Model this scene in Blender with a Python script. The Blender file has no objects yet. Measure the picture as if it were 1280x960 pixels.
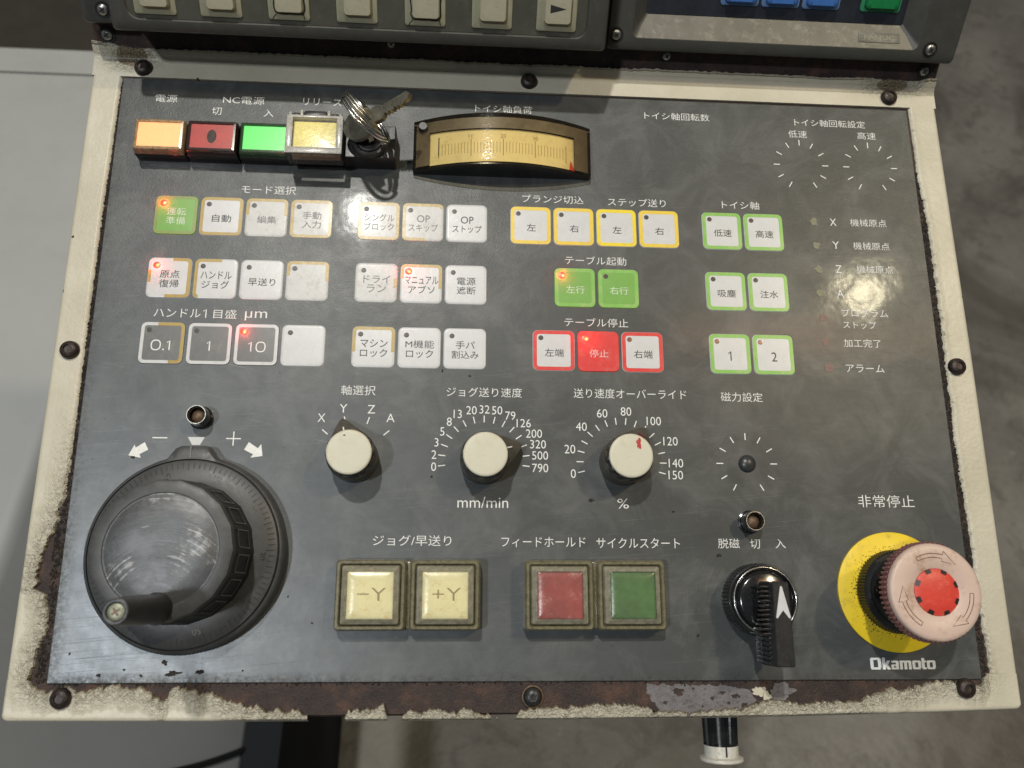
import bpy, bmesh, math, random
from mathutils import Vector, Matrix, noise
sc = bpy.context.scene
COL = sc.collection
S = 0.001                                    # everything below is written in millimetres
PI = math.pi
def rad(a): return math.radians(a)
# ------------------------------------------------------------------ camera, world, lamps
TILT = rad(20)
M = Matrix.Translation((0, 0, 1.0)) @ Matrix.Rotation(TILT, 4, 'X')     # console face -> world
CR = Matrix(((0.9977769, 0.0007467, 0.0666383), (-0.0167894, 0.9705006, 0.2405134), (-0.0644929, -0.2410975, 0.9683556)))
EYE = Vector((146.400, 34.382, 317.947))
cam = bpy.data.cameras.new('camera'); cam_o = bpy.data.objects.new('camera', cam); COL.objects.link(cam_o)
cam.sensor_width = 36; cam.lens = 1010.957 / 1280 * 36
cam.clip_start = 0.01; cam.clip_end = 60
cam.dof.use_dof = True; cam.dof.focus_distance = 0.335; cam.dof.aperture_fstop = 13.0
cm = CR.transposed().to_4x4(); cm.translation = EYE * S
cam_o.matrix_world = M @ cm
sc.camera = cam_o
w = bpy.data.worlds.new('World'); sc.world = w; w.use_nodes = True
w.node_tree.nodes['Background'].inputs[0].default_value = (0.86, 0.95, 1.0, 1)
w.node_tree.nodes['Background'].inputs[1].default_value = 0.075
sc.view_settings.view_transform = 'Standard'; sc.view_settings.look = 'None'
sc.view_settings.exposure = 0; sc.view_settings.gamma = 1

def hall_lamp(name, foot, direction, dist, size, power, color, size_y=None):
    d = Vector(direction).normalized()
    p = Vector(foot) * S + d * dist
    l = bpy.data.lights.new(name, 'AREA'); l.energy = power; l.color = color
    l.shape = 'DISK' if size_y is None else 'RECTANGLE'
    l.size = size
    if size_y: l.size_y = size_y
    o = bpy.data.objects.new(name, l); COL.objects.link(o)
    z = d; x = Vector((1, 0, 0)); x = (x - z * x.dot(z)).normalized(); y = z.cross(x)
    m = Matrix((x, y, z)).transposed().to_4x4(); m.translation = p
    o.matrix_world = M @ m
    return o
hall_lamp('ceiling_lamp', (320, 157, 0), (0.453, 0.321, 0.832), 3.2, 0.14, 24, (1.0, 0.89, 0.60))
hall_lamp('ceiling_lamp', (106, 180, 0), (-0.121, 0.431, 0.898), 3.0, 0.10, 47, (1.0, 0.97, 0.90))
hall_lamp('ceiling_lamp', (30, 12, 0), (-0.345, -0.075, 0.931), 3.0, 0.20, 27, (0.93, 0.97, 1.0))
hall_lamp('streak_light', (298, 139, 0), (0.40, 0.28, 0.87), 2.6, 0.95, 3.8, (1.0, 0.50, 0.26), 0.13)  # added warm strip, gives the brown streak mirrored in the faceplate

# ------------------------------------------------------------------ materials
def new_mat(name):
    m = bpy.data.materials.new(name); m.use_nodes = True
    nt = m.node_tree; b = nt.nodes['Principled BSDF']
    return m, nt, b
def node(nt, t, **kw):
    n = nt.nodes.new(t)
    for k, v in kw.items():
        if k.startswith('i_'):
            key = k[2:]
            n.inputs[int(key) if key.isdigit() else key.replace('_', ' ')].default_value = v
        else: setattr(n, k, v)
    return n
def objco(nt, scale=1000.0):
    t = node(nt, 'ShaderNodeTexCoord'); mp = node(nt, 'ShaderNodeMapping')
    mp.inputs['Scale'].default_value = (scale,) * 3 if not isinstance(scale, tuple) else scale
    nt.links.new(t.outputs['Object'], mp.inputs['Vector']); return mp.outputs[0]
def ntex(nt, co, scale, detail=4, rough=0.6, dist=0):
    n = node(nt, 'ShaderNodeTexNoise', i_Scale=scale, i_Detail=detail, i_Roughness=rough, i_Distortion=dist)
    nt.links.new(co, n.inputs['Vector']); return n.outputs['Fac']
def ramp(nt, fac, stops):
    r = node(nt, 'ShaderNodeValToRGB'); e = r.color_ramp.elements
    while len(e) < len(stops): e.new(0.5)
    for el, (p, c) in zip(e, stops):
        el.position = p; el.color = c if isinstance(c, tuple) else (c, c, c, 1)
    nt.links.new(fac, r.inputs[0]); return r.outputs[0]
def mix(nt, f, a, b, kind='MIX'):
    n = node(nt, 'ShaderNodeMix', data_type='RGBA', blend_type=kind)
    for s, v in ((n.inputs[0], f), (n.inputs[6], a), (n.inputs[7], b)):
        if hasattr(v, 'links') or isinstance(v, bpy.types.NodeSocket): nt.links.new(v, s)
        else: s.default_value = v if isinstance(v, (int, float)) else (v if len(v) == 4 else (*v, 1))
    return n.outputs[2]
def fmath(nt, op, a, b=0.0, clamp=False):
    n = node(nt, 'ShaderNodeMath', operation=op, use_clamp=clamp)
    for s, v in ((n.inputs[0], a), (n.inputs[1], b)):
        if isinstance(v, bpy.types.NodeSocket): nt.links.new(v, s)
        else: s.default_value = v
    return n.outputs[0]
def bump(nt, h, dist_mm, strength=1.0, normal=None):
    n = node(nt, 'ShaderNodeBump', i_Strength=strength, i_Distance=dist_mm * S)
    nt.links.new(h, n.inputs['Height'])
    if normal is not None: nt.links.new(normal, n.inputs['Normal'])
    return n.outputs[0]
def c4(c): return (*c, 1)
MATS = {}
def simple(name, col, rough=0.5, metal=0.0, var=0.12, vs=0.25, bmp=0.0, bs=3.0, coat=0.0, dirt=None, dirt_amt=0.5, emis=None, estr=0, spec=0.5):
    m, nt, b = new_mat(name); co = objco(nt)
    n1 = ntex(nt, co, vs, 5, 0.65)
    lo = tuple(max(0, c * (1 - var)) for c in col); hi = tuple(min(1, c * (1 + var)) for c in col)
    c = ramp(nt, n1, [(0.3, c4(lo)), (0.7, c4(hi))])
    if dirt:
        n2 = ntex(nt, co, vs * 2.3, 8, 0.75)
        f = ramp(nt, n2, [(0.52, 0.0), (0.68, dirt_amt)])
        c = mix(nt, f, c, dirt)
    nt.links.new(c, b.inputs['Base Color'])
    r = fmath(nt, 'MULTIPLY_ADD', ntex(nt, co, vs * 4, 4, 0.7), 0.25)
    r.node.inputs[2].default_value = rough - 0.125
    nt.links.new(r, b.inputs['Roughness'])
    b.inputs['Metallic'].default_value = metal; b.inputs['Coat Weight'].default_value = coat
    b.inputs['Coat Roughness'].default_value = 0.15; b.inputs['Specular IOR Level'].default_value = spec
    if bmp: nt.links.new(bump(nt, ntex(nt, co, bs, 3, 0.6), bmp), b.inputs['Normal'])
    if emis:
        b.inputs['Emission Color'].default_value = c4(emis); b.inputs['Emission Strength'].default_value = estr
    MATS[name] = m; return m

# -- faceplate: dark grey printed film, leathery grain above, rubbed smooth below, scratched
def faceplate_material():
    m, nt, b = new_mat('faceplate_film'); co = objco(nt)
    sep = node(nt, 'ShaderNodeSeparateXYZ'); nt.links.new(co, sep.inputs[0])
    big = ntex(nt, co, 0.018, 5, 0.6); mid = ntex(nt, co, 0.12, 6, 0.7)
    base = ramp(nt, big, [(0.3, (0.043, 0.049, 0.049, 1)), (0.7, (0.070, 0.076, 0.077, 1))])
    # lower left: worn film, paled further with lamp glare put into the colour
    gx = fmath(nt, 'MULTIPLY', sep.outputs[0], -1 / 260.0); gy = fmath(nt, 'MULTIPLY', sep.outputs[1], -1 / 240.0)
    rub_glare = fmath(nt, 'ADD', fmath(nt, 'ADD', gx, gy), 1.05)
    rub_glare = fmath(nt, 'MULTIPLY', rub_glare, fmath(nt, 'ADD', mid, 0.45), True)
    base = mix(nt, fmath(nt, 'MULTIPLY', rub_glare, 0.75, True), base, (0.20, 0.215, 0.23))
    # fine scratches, three directions
    scr = None
    for i, (ang, sx, sy, th) in enumerate(((12, 0.03, 1.6, 0.70), (-38, 0.05, 1.3, 0.72), (70, 0.06, 1.2, 0.73), (-5, 0.02, 3.0, 0.66))):
        t = node(nt, 'ShaderNodeTexCoord'); mp = node(nt, 'ShaderNodeMapping')
        mp.inputs['Rotation'].default_value = (0, 0, rad(ang)); mp.inputs['Location'].default_value = (i * 7, i * 13, i * 5)
        nt.links.new(t.outputs['Object'], mp.inputs['Vector'])
        mp2 = node(nt, 'ShaderNodeMapping'); mp2.inputs['Scale'].default_value = (sx * 1000, sy * 1000, 1)
        nt.links.new(mp.outputs[0], mp2.inputs['Vector'])
        f = ramp(nt, ntex(nt, mp2.outputs[0], 1.0, 3, 0.55, 0.4), [(th - 0.03, 0.0), (th + 0.05, 1.0)])
        scr = f if scr is None else fmath(nt, 'MAXIMUM', scr, f)
    base = mix(nt, fmath(nt, 'MULTIPLY', scr, 0.13), base, (0.30, 0.31, 0.31))
    # pale dust specks and black specks
    for scl, th, colr, off in ((0.55, 0.055, (0.42, 0.42, 0.38), 0), (0.16, 0.05, (0.010, 0.009, 0.008), 33)):
        v = node(nt, 'ShaderNodeTexVoronoi', i_Scale=scl); v.inputs['Randomness'].default_value = 1
        mp = node(nt, 'ShaderNodeMapping'); mp.inputs['Location'].default_value = (off, off * 2, 0)
        nt.links.new(co, mp.inputs[0]); nt.links.new(mp.outputs[0], v.inputs['Vector'])
        f = ramp(nt, v.outputs['Distance'], [(th * 0.6, 1.0), (th, 0.0)])
        # only some cells
        wn = node(nt, 'ShaderNodeTexWhiteNoise'); nt.links.new(v.outputs['Position'], wn.inputs['Vector'])
        sel = fmath(nt, 'GREATER_THAN', wn.outputs['Value'], 0.62)
        base = mix(nt, fmath(nt, 'MULTIPLY', fmath(nt, 'MULTIPLY', f, sel), 0.85), base, colr)
    # grime along the lower and left margins
    e1 = ramp(nt, fmath(nt, 'DIVIDE', sep.outputs[1], 5.0), [(0.0, 1.0), (0.75, 0.0)])
    e2 = ramp(nt, fmath(nt, 'DIVIDE', fmath(nt, 'ADD', sep.outputs[0], 1.5), 9.0), [(0.0, 1.0), (0.8, 0.0)])
    g = fmath(nt, 'MULTIPLY', fmath(nt, 'MAXIMUM', e1, e2), ramp(nt, ntex(nt, co, 0.45, 8, 0.8), [(0.40, 0.0), (0.62, 1.0)]))
    base = mix(nt, fmath(nt, 'MULTIPLY', g, 0.75), base, (0.022, 0.019, 0.016))
    cl = ramp(nt, ntex(nt, co, 0.045, 7, 0.7, 0.8), [(0.45, 0.0), (0.70, 0.34)])
    base = mix(nt, cl, base, (0.20, 0.205, 0.20))
    # turning wear: arcs round the knobs and the handwheel
    arcs = None
    for (ax, ay, r0, r1, seed) in ((156.5, 82.1, 9, 19, 1), (211.6, 82, 9, 24, 5), (46, 46, 34, 62, 9), (262.4, 29, 12, 42, 14), (318, 32, 22, 60, 19)):
        sv = node(nt, 'ShaderNodeVectorMath', operation='SUBTRACT'); nt.links.new(co, sv.inputs[0]); sv.inputs[1].default_value = (ax, ay, 0)
        ln_ = node(nt, 'ShaderNodeVectorMath', operation='LENGTH'); nt.links.new(sv.outputs[0], ln_.inputs[0])
        n1d = node(nt, 'ShaderNodeTexNoise', noise_dimensions='1D', i_Scale=1.1, i_Detail=4, i_Roughness=0.8)
        wv = fmath(nt, 'ADD', ln_.outputs['Value'], seed * 37.0); nt.links.new(wv, n1d.inputs['W'])
        line = ramp(nt, n1d.outputs['Fac'], [(0.54, 0.0), (0.72, 1.0)])
        band = ramp(nt, fmath(nt, 'DIVIDE', ln_.outputs['Value'], 80.0), [(r0 / 80.0, 0.0), (r0 / 80.0 + .02, 1.0), (r1 / 80.0, 0.0)])
        patch = ramp(nt, ntex(nt, sv.outputs[0], 0.045, 3, 0.6), [(0.46, 0.0), (0.62, 1.0)])
        f = fmath(nt, 'MULTIPLY', fmath(nt, 'MULTIPLY', line, band), patch)
        arcs = f if arcs is None else fmath(nt, 'MAXIMUM', arcs, f)
    base = mix(nt, fmath(nt, 'MULTIPLY', arcs, 0.22), base, (0.27, 0.275, 0.27))
    nt.links.new(base, b.inputs['Base Color'])
    nt.links.new(fmath(nt, 'MULTIPLY', rub_glare, 0.5, True), b.inputs['Metallic'])
    rr = fmath(nt, 'MULTIPLY_ADD', ntex(nt, co, 0.07, 6, 0.75), 0.22); rr.node.inputs[2].default_value = 0.28
    rr = fmath(nt, 'ADD', rr, fmath(nt, 'MULTIPLY', g, 0.25))
    nt.links.new(rr, b.inputs['Roughness'])
    b.inputs['Specular IOR Level'].default_value = 0.42
    nt.links.new(ramp(nt, fmath(nt, 'DIVIDE', sep.outputs[0], 350.0), [(0.40, 0.03), (0.72, 0.13), (0.86, 0.13), (0.90, 0.06)]), b.inputs['Coat Weight'])
    cr = fmath(nt, 'MULTIPLY_ADD', rub_glare, 0.22); cr.node.inputs[2].default_value = 0.085
    nt.links.new(cr, b.inputs['Coat Roughness'])
    # grain: strong in the upper half, rubbed away downwards
    grain = node(nt, 'ShaderNodeTexVoronoi', i_Scale=1.5, feature='SMOOTH_F1'); nt.links.new(co, grain.inputs['Vector'])
    amt = ramp(nt, fmath(nt, 'DIVIDE', fmath(nt, 'ADD', sep.outputs[1], fmath(nt, 'MULTIPLY', big, 60.0)), 260.0), [(0.50, 0.10), (0.92, 1.0)])
    h = fmath(nt, 'MULTIPLY', fmath(nt, 'ADD', grain.outputs['Distance'], ntex(nt, co, 3.2, 2, 0.5)), amt)
    n1 = bump(nt, h, 0.042)
    wob = ntex(nt, co, 0.055, 3, 0.5)
    n2 = bump(nt, wob, 0.15, 1.0, n1)
    n1c = bump(nt, h, 0.002); n2c = bump(nt, wob, 0.12, 1.0, n1c)
    n3 = bump(nt, scr, 0.010, 1.0, n2)
    nt.links.new(n3, b.inputs['Normal'])
    nt.links.new(n2c, b.inputs['Coat Normal'])
    MATS['faceplate'] = m; return m
faceplate_material()

def paint_material():
    m, nt, b = new_mat('cream_paint'); co = objco(nt)
    c = ramp(nt, ntex(nt, co, 0.03, 6, 0.65), [(0.3, (0.50, 0.465, 0.36, 1)), (0.7, (0.62, 0.585, 0.475, 1))])
    d = ramp(nt, ntex(nt, co, 0.8, 8, 0.8), [(0.56, 0.0), (0.72, 0.35)])
    c = mix(nt, d, c, (0.27, 0.225, 0.135))
    v = node(nt, 'ShaderNodeTexVoronoi', i_Scale=0.10); nt.links.new(co, v.inputs['Vector'])
    wn = node(nt, 'ShaderNodeTexWhiteNoise'); nt.links.new(v.outputs['Position'], wn.inputs['Vector'])
    sp = fmath(nt, 'MULTIPLY', ramp(nt, fmath(nt, 'ADD', v.outputs['Distance'], fmath(nt, 'MULTIPLY', ntex(nt, co, 1.5, 3), 0.06)), [(0.10, 1.0), (0.115, 0.0)]), fmath(nt, 'GREATER_THAN', wn.outputs['Value'], 0.55))
    c = mix(nt, sp, c, (0.03, 0.022, 0.018))
    att = node(nt, 'ShaderNodeAttribute', attribute_name='edge')
    er = fmath(nt, 'MULTIPLY', att.outputs['Fac'], ramp(nt, ntex(nt, co, 1.3, 6, 0.8), [(0.54, 0.0), (0.62, 1.0)]))
    c = mix(nt, fmath(nt, 'MULTIPLY', er, 0.6), c, (0.15, 0.105, 0.055))
    rim = ramp(nt, att.outputs['Fac'], [(0.93, 0.0), (0.99, 0.8)])
    c = mix(nt, rim, c, (0.22, 0.16, 0.09))
    nt.links.new(c, b.inputs['Base Color'])
    b.inputs['Roughness'].default_value = 0.42; b.inputs['Coat Weight'].default_value = 0.15; b.inputs['Coat Roughness'].default_value = 0.3
    peb = ntex(nt, co, 0.75, 3, 0.55)
    n1 = bump(nt, peb, 0.14)
    fold = ntex(nt, co, 0.50, 3, 0.5, 2.2)
    h = fmath(nt, 'MULTIPLY', fold, att.outputs['Fac'])
    n2 = bump(nt, h, 2.6, 1.0, n1)
    nt.links.new(n2, b.inputs['Normal'])
    MATS['paint'] = m
paint_material()

def rust_material(name, a, bb, cc, rough=0.62):
    m, nt, b = new_mat(name); co = objco(nt)
    c = ramp(nt, ntex(nt, co, 0.10, 8, 0.72), [(0.30, c4(a)), (0.52, c4(bb)), (0.72, c4(cc))])
    sp = ramp(nt, ntex(nt, co, 1.3, 5, 0.75), [(0.66, 0.0), (0.76, 0.7)])
    c = mix(nt, sp, c, (0.21, 0.15, 0.12))
    nt.links.new(c, b.inputs['Base Color'])
    r = fmath(nt, 'MULTIPLY_ADD', ntex(nt, co, 0.6, 6, 0.7), 0.4); r.node.inputs[2].default_value = rough - 0.25
    nt.links.new(r, b.inputs['Roughness']); b.inputs['Metallic'].default_value = 0.15
    nt.links.new(bump(nt, ntex(nt, co, 1.1, 8, 0.7), 0.35), b.inputs['Normal'])
    MATS[name] = m
rust_material('rusty_steel', (0.014, 0.010, 0.009), (0.040, 0.025, 0.022), (0.105, 0.052, 0.032))
rust_material('crevice_dirt', (0.010, 0.008, 0.007), (0.022, 0.016, 0.012), (0.050, 0.034, 0.022), 0.75)
simple('grey_primer', (0.155, 0.147, 0.155), 0.5, 0.0, 0.2, 0.3, 0.15, 1.2, dirt=(0.05, 0.032, 0.027), dirt_amt=1.0)

def film(name, col, dirt=(0.30, 0.27, 0.20), amt=0.35, rough=0.30):
    return simple(name, col, rough + 0.06, 0, 0.06, 0.15, 0.02, 2.0, 0.06, dirt, amt)
film('white_film', (0.62, 0.63, 0.64), (0.50, 0.49, 0.45), 0.45)
film('worn_white_film', (0.60, 0.60, 0.595), (0.42, 0.41, 0.37), 0.8, 0.36)
film('green_film', (0.17, 0.41, 0.065)); film('red_film', (0.68, 0.030, 0.030)); film('grey_film', (0.145, 0.15, 0.15))
film('tan_edge', (0.45, 0.31, 0.065), (0.25, 0.18, 0.08), 0.6); film('yellow_edge', (0.83, 0.60, 0.05), (0.62, 0.42, 0.12), 0.7)
film('bright_yellow_edge', (0.88, 0.68, 0.02)); film('green_edge', (0.22, 0.50, 0.09), (0.45, 0.50, 0.25), 0.8); film('red_edge', (0.70, 0.035, 0.035))
film('olive_edge', (0.22, 0.31, 0.07), (0.35, 0.26, 0.10), 0.8); film('white_edge', (0.62, 0.63, 0.64))
simple('white_print', (0.82, 0.83, 0.81), 0.5, var=0.10, vs=0.5, dirt=(0.35, 0.36, 0.35), dirt_amt=0.5)
simple('black_print', (0.030, 0.030, 0.034), 0.45)
simple('faded_print', (0.16, 0.16, 0.17), 0.45)
simple('grey_print', (0.23, 0.23, 0.23), 0.5)
simple('pale_green_print', (0.62, 0.76, 0.55), 0.5); simple('pink_print', (0.85, 0.52, 0.50), 0.5)
simple('led_dark', (0.045, 0.038, 0.036), 0.4); simple('led_brown', (0.24, 0.10, 0.07), 0.3, coat=0.5)
simple('led_lit', (0.9, 0.08, 0.03), 0.3, emis=(1.0, 0.035, 0.03), estr=1.1)
simple('led_lit_core', (0.9, 0.3, 0.08), 0.3, emis=(1.0, 0.22, 0.08), estr=1.8)
simple('black_plastic', (0.020, 0.020, 0.021), 0.36, 0, 0.3, 0.3, 0.02, 2, dirt=(0.07, 0.065, 0.055), dirt_amt=0.35)
simple('glossy_black', (0.010, 0.010, 0.011), 0.16, 0, 0.3, 0.3, coat=0.6, dirt=(0.05, 0.05, 0.045), dirt_amt=0.2)
simple('dial_grey', (0.060, 0.062, 0.063), 0.42, 0, 0.2, 0.15, 0.03, 2.5, dirt=(0.09, 0.088, 0.08), dirt_amt=0.4)
simple('dial_mark', (0.016, 0.016, 0.016), 0.5)
simple('dial_pale_mark', (0.16, 0.16, 0.15), 0.5)
simple('knob_cream', (0.63, 0.61, 0.49), 0.42, 0, 0.05, 0.1, 0.02, 2, dirt=(0.45, 0.36, 0.20), dirt_amt=0.35)
simple('knob_black', (0.085, 0.078, 0.062), 0.42, 0, 0.3, 0.3, dirt=(0.10, 0.09, 0.07), dirt_amt=0.5)
simple('red_ink', (0.42, 0.02, 0.02), 0.5, dirt=(0.6, 0.3, 0.25), dirt_amt=0.5)
simple('dark_red_ink', (0.15, 0.02, 0.025), 0.5)
simple('chrome', (0.62, 0.62, 0.60), 0.22, 1.0, 0.15, 0.4, dirt=(0.12, 0.11, 0.10), dirt_amt=0.5)
simple('steel', (0.52, 0.50, 0.45), 0.3, 1.0, 0.2, 0.4, 0.03, 2, dirt=(0.14, 0.11, 0.07), dirt_amt=0.6)
simple('old_key', (0.30, 0.28, 0.22), 0.36, 0.9, 0.25, 0.3, 0.03, 2, dirt=(0.12, 0.10, 0.06), dirt_amt=0.7)
simple('screw_zinc', (0.45, 0.45, 0.42), 0.38, 0.9, 0.2, 0.4, 0.05, 2, dirt=(0.08, 0.06, 0.045), dirt_amt=0.8)
simple('rusty_screw', (0.040, 0.029, 0.026), 0.42, 0.4, 0.4, 0.5, 0.12, 1.6, dirt=(0.11, 0.075, 0.06), dirt_amt=0.6)
simple('dark_screw', (0.05, 0.05, 0.05), 0.35, 0.5, 0.4, 0.5, 0.05, 1.6)
simple('emergency_yellow', (0.86, 0.62, 0.018), 0.42, 0, 0.04, 0.1, 0.03, 3, dirt=(0.22, 0.17, 0.03), dirt_amt=0.45)
simple('faded_pink', (0.63, 0.475, 0.40), 0.42, 0, 0.05, 0.06, 0.02, 2, dirt=(0.38, 0.23, 0.14), dirt_amt=0.85)
simple('dusky_pink', (0.36, 0.17, 0.17), 0.5); simple('arrow_ink', (0.10, 0.045, 0.04), 0.6)
simple('dome_red', (0.66, 0.060, 0.040), 0.36, 0, 0.08, 0.2, 0.06, 2.5, dirt=(0.75, 0.20, 0.14), dirt_amt=0.4)
simple('soot', (0.030, 0.028, 0.018), 0.7)
simple('lamp_amber', (0.5, 0.22, 0.12), 0.3, emis=(1.0, 0.46, 0.18), estr=1.08)
simple('lamp_green', (0.03, 0.3, 0.05), 0.3, emis=(0.06, 0.80, 0.11), estr=0.72)
simple('lamp_red_off', (0.46, 0.018, 0.022), 0.35, 0, 0.15, 0.3, dirt=(0.20, 0.02, 0.03), dirt_amt=0.5)
simple('lamp_yellow', (0.86, 0.76, 0.22), 0.5, 0, 0.12, 0.5, 0.15, 1.2, dirt=(0.50, 0.43, 0.10), dirt_amt=0.8)
simple('amber_rim', (0.32, 0.22, 0.13), 0.3, 0, 0.5, 0.8, coat=0.5, dirt=(0.62, 0.45, 0.25), dirt_amt=0.8)
simple('red_rim', (0.03, 0.010, 0.012), 0.2, coat=0.6); simple('green_rim', (0.015, 0.06, 0.02), 0.2, coat=0.6)
simple('green_rim_lit', (0.02, 0.3, 0.04), 0.2, coat=0.6, emis=(0.02, 0.4, 0.04), estr=0.25)
simple('guard_olive', (0.16, 0.145, 0.085), 0.27, 0, 0.35, 0.35, 0.05, 1.5, 0.6, (0.26, 0.23, 0.16), 0.6)
simple('guard_olive_pale', (0.27, 0.255, 0.19), 0.25, 0, 0.3, 0.35, 0.05, 1.5, 0.6, (0.10, 0.085, 0.045), 0.6)
simple('button_cream', (0.88, 0.84, 0.55), 0.4, 0, 0.10, 0.10, dirt=(0.62, 0.43, 0.18), dirt_amt=0.75)
simple('button_red', (0.36, 0.045, 0.045), 0.4, 0, 0.35, 0.06, dirt=(0.58, 0.33, 0.30), dirt_amt=0.95)
simple('button_green', (0.05, 0.18, 0.03), 0.4, 0, 0.4, 0.06, dirt=(0.075, 0.10, 0.04), dirt_amt=0.8)
simple('brown_print', (0.30, 0.25, 0.13), 0.5)
simple('meter_scale', (0.86, 0.75, 0.40), 0.5, 0, 0.06, 0.1, dirt=(0.60, 0.46, 0.18), dirt_amt=0.5, emis=(1.0, 0.78, 0.34), estr=0.05)  # slight glow put into the scale, though it is no lamp
simple('meter_mark', (0.34, 0.23, 0.08), 0.5); simple('meter_red', (0.75, 0.06, 0.04), 0.5)
simple('casing_grey', (0.060, 0.061, 0.054), 0.46, 0, 0.12, 0.08, 0.05, 2.2, dirt=(0.10, 0.10, 0.08), dirt_amt=0.4)
simple('casing_panel', (0.070, 0.070, 0.055), 0.48, 0, 0.12, 0.1, 0.04, 2.0, dirt=(0.12, 0.115, 0.085), dirt_amt=0.5)
simple('keypad_dark', (0.020, 0.024, 0.034), 0.45, 0, 0.2, 0.1, 0.05, 2.0)
simple('key_blue', (0.055, 0.17, 0.50), 0.4, 0, 0.1, 0.2); simple('key_blue_skirt', (0.12, 0.22, 0.42), 0.5)
simple('key_green', (0.010, 0.20, 0.060), 0.4); simple('key_green_skirt', (0.04, 0.26, 0.12), 0.5)
simple('key_beige', (0.42, 0.405, 0.30), 0.45, 0, 0.08, 0.15, dirt=(0.22, 0.20, 0.13), dirt_amt=0.4)
simple('key_beige_skirt', (0.30, 0.295, 0.205), 0.5, 0, 0.08, 0.15, dirt=(0.2, 0.18, 0.12), dirt_amt=0.4)
simple('machine_grey', (0.42, 0.43, 0.42), 0.5, 0, 0.05, 0.004, 0.05, 1.0, dirt=(0.35, 0.34, 0.31), dirt_amt=0.4)
simple('machine_blue_grey', (0.19, 0.20, 0.215), 0.45, 0, 0.08, 0.004, 0.05, 1.0, dirt=(0.13, 0.13, 0.125), dirt_amt=0.5)
simple('seal_black', (0.010, 0.009, 0.009), 0.6)
simple('shade_strip_dark', (0.018, 0.020, 0.022), 0.8, 0, 0.2, 0.01, spec=0.1)
simple('shade_block', (0.040, 0.034, 0.027), 0.6, 0, 0.2, 0.01)
simple('rubber_plug', (0.035, 0.037, 0.040), 0.34, 0, 0.2, 0.3)
simple('dull_bronze', (0.13, 0.085, 0.05), 0.5, 0.3, 0.5, 0.6)
simple('indicator_olive', (0.20, 0.20, 0.13), 0.45, dirt=(0.09, 0.095, 0.085), dirt_amt=1.0, vs=0.6)
simple('indicator_pink', (0.20, 0.115, 0.105), 0.45, dirt=(0.08, 0.08, 0.08), dirt_amt=1.0, vs=0.6)

def floor_material():
    m, nt, b = new_mat('workshop_concrete'); co = objco(nt, 1.0)
    c = ramp(nt, ntex(nt, co, 3.5, 8, 0.65), [(0.3, (0.16, 0.15, 0.135, 1)), (0.7, (0.34, 0.32, 0.29, 1))])
    s = ramp(nt, ntex(nt, co, 38, 6, 0.7), [(0.64, 0.0), (0.70, 0.7)])
    c = mix(nt, s, c, (0.42, 0.40, 0.36))
    c = mix(nt, ramp(nt, ntex(nt, co, 14, 8, 0.75, 0.6), [(0.50, 0.0), (0.62, 0.45)]), c, (0.075, 0.066, 0.055))
    s2 = ramp(nt, ntex(nt, co, 1.6, 4, 0.6, 0.8), [(0.48, 0.0), (0.60, 0.75)])
    c = mix(nt, s2, c, (0.095, 0.082, 0.068))
    nt.links.new(c, b.inputs['Base Color']); b.inputs['Roughness'].default_value = 0.45
    nt.links.new(bump(nt, ntex(nt, co, 30, 6, 0.7), 4), b.inputs['Normal'])
    MATS['floor'] = m
floor_material()

def brushed_disc():
    m, nt, b = new_mat('turned_disc')
    t = node(nt, 'ShaderNodeTexCoord')
    def rings(cx, cy, freq):
        s = node(nt, 'ShaderNodeVectorMath', operation='SUBTRACT'); nt.links.new(t.outputs['Object'], s.inputs[0])
        s.inputs[1].default_value = (cx * S, cy * S, 0)
        l = node(nt, 'ShaderNodeVectorMath', operation='LENGTH')
        mz = node(nt, 'ShaderNodeVectorMath', operation='MULTIPLY'); mz.inputs[1].default_value = (1, 1, 0)
        nt.links.new(s.outputs[0], mz.inputs[0]); nt.links.new(mz.outputs[0], l.inputs[0])
        n = node(nt, 'ShaderNodeTexNoise', noise_dimensions='1D', i_Detail=6, i_Roughness=0.8, i_Scale=freq)
        nt.links.new(l.outputs['Value'], n.inputs['W']); return n.outputs['Fac']
    r1 = rings(0, -19, 900); co = objco(nt)
    patch = ramp(nt, ntex(nt, co, 0.09, 4, 0.6), [(0.40, 0.2), (0.65, 1.0)])
    h = fmath(nt, 'MULTIPLY', r1, patch)
    c = ramp(nt, h, [(0.38, (0.085, 0.088, 0.092, 1)), (0.56, (0.36, 0.365, 0.37, 1))])
    nt.links.new(c, b.inputs['Base Color'])
    b.inputs['Metallic'].default_value = 0.35
    b.inputs['Roughness'].default_value = 0.36
    b.inputs['Coat Weight'].default_value = 0.2; b.inputs['Coat Roughness'].default_value = 0.35
    n1 = bump(nt, h, 0.20)
    n2 = bump(nt, ntex(nt, co, 1.6, 4, 0.7), 0.03, 1.0, n1)
    nt.links.new(n2, b.inputs['Normal'])
    MATS['turned_disc'] = m
brushed_disc()

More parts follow.
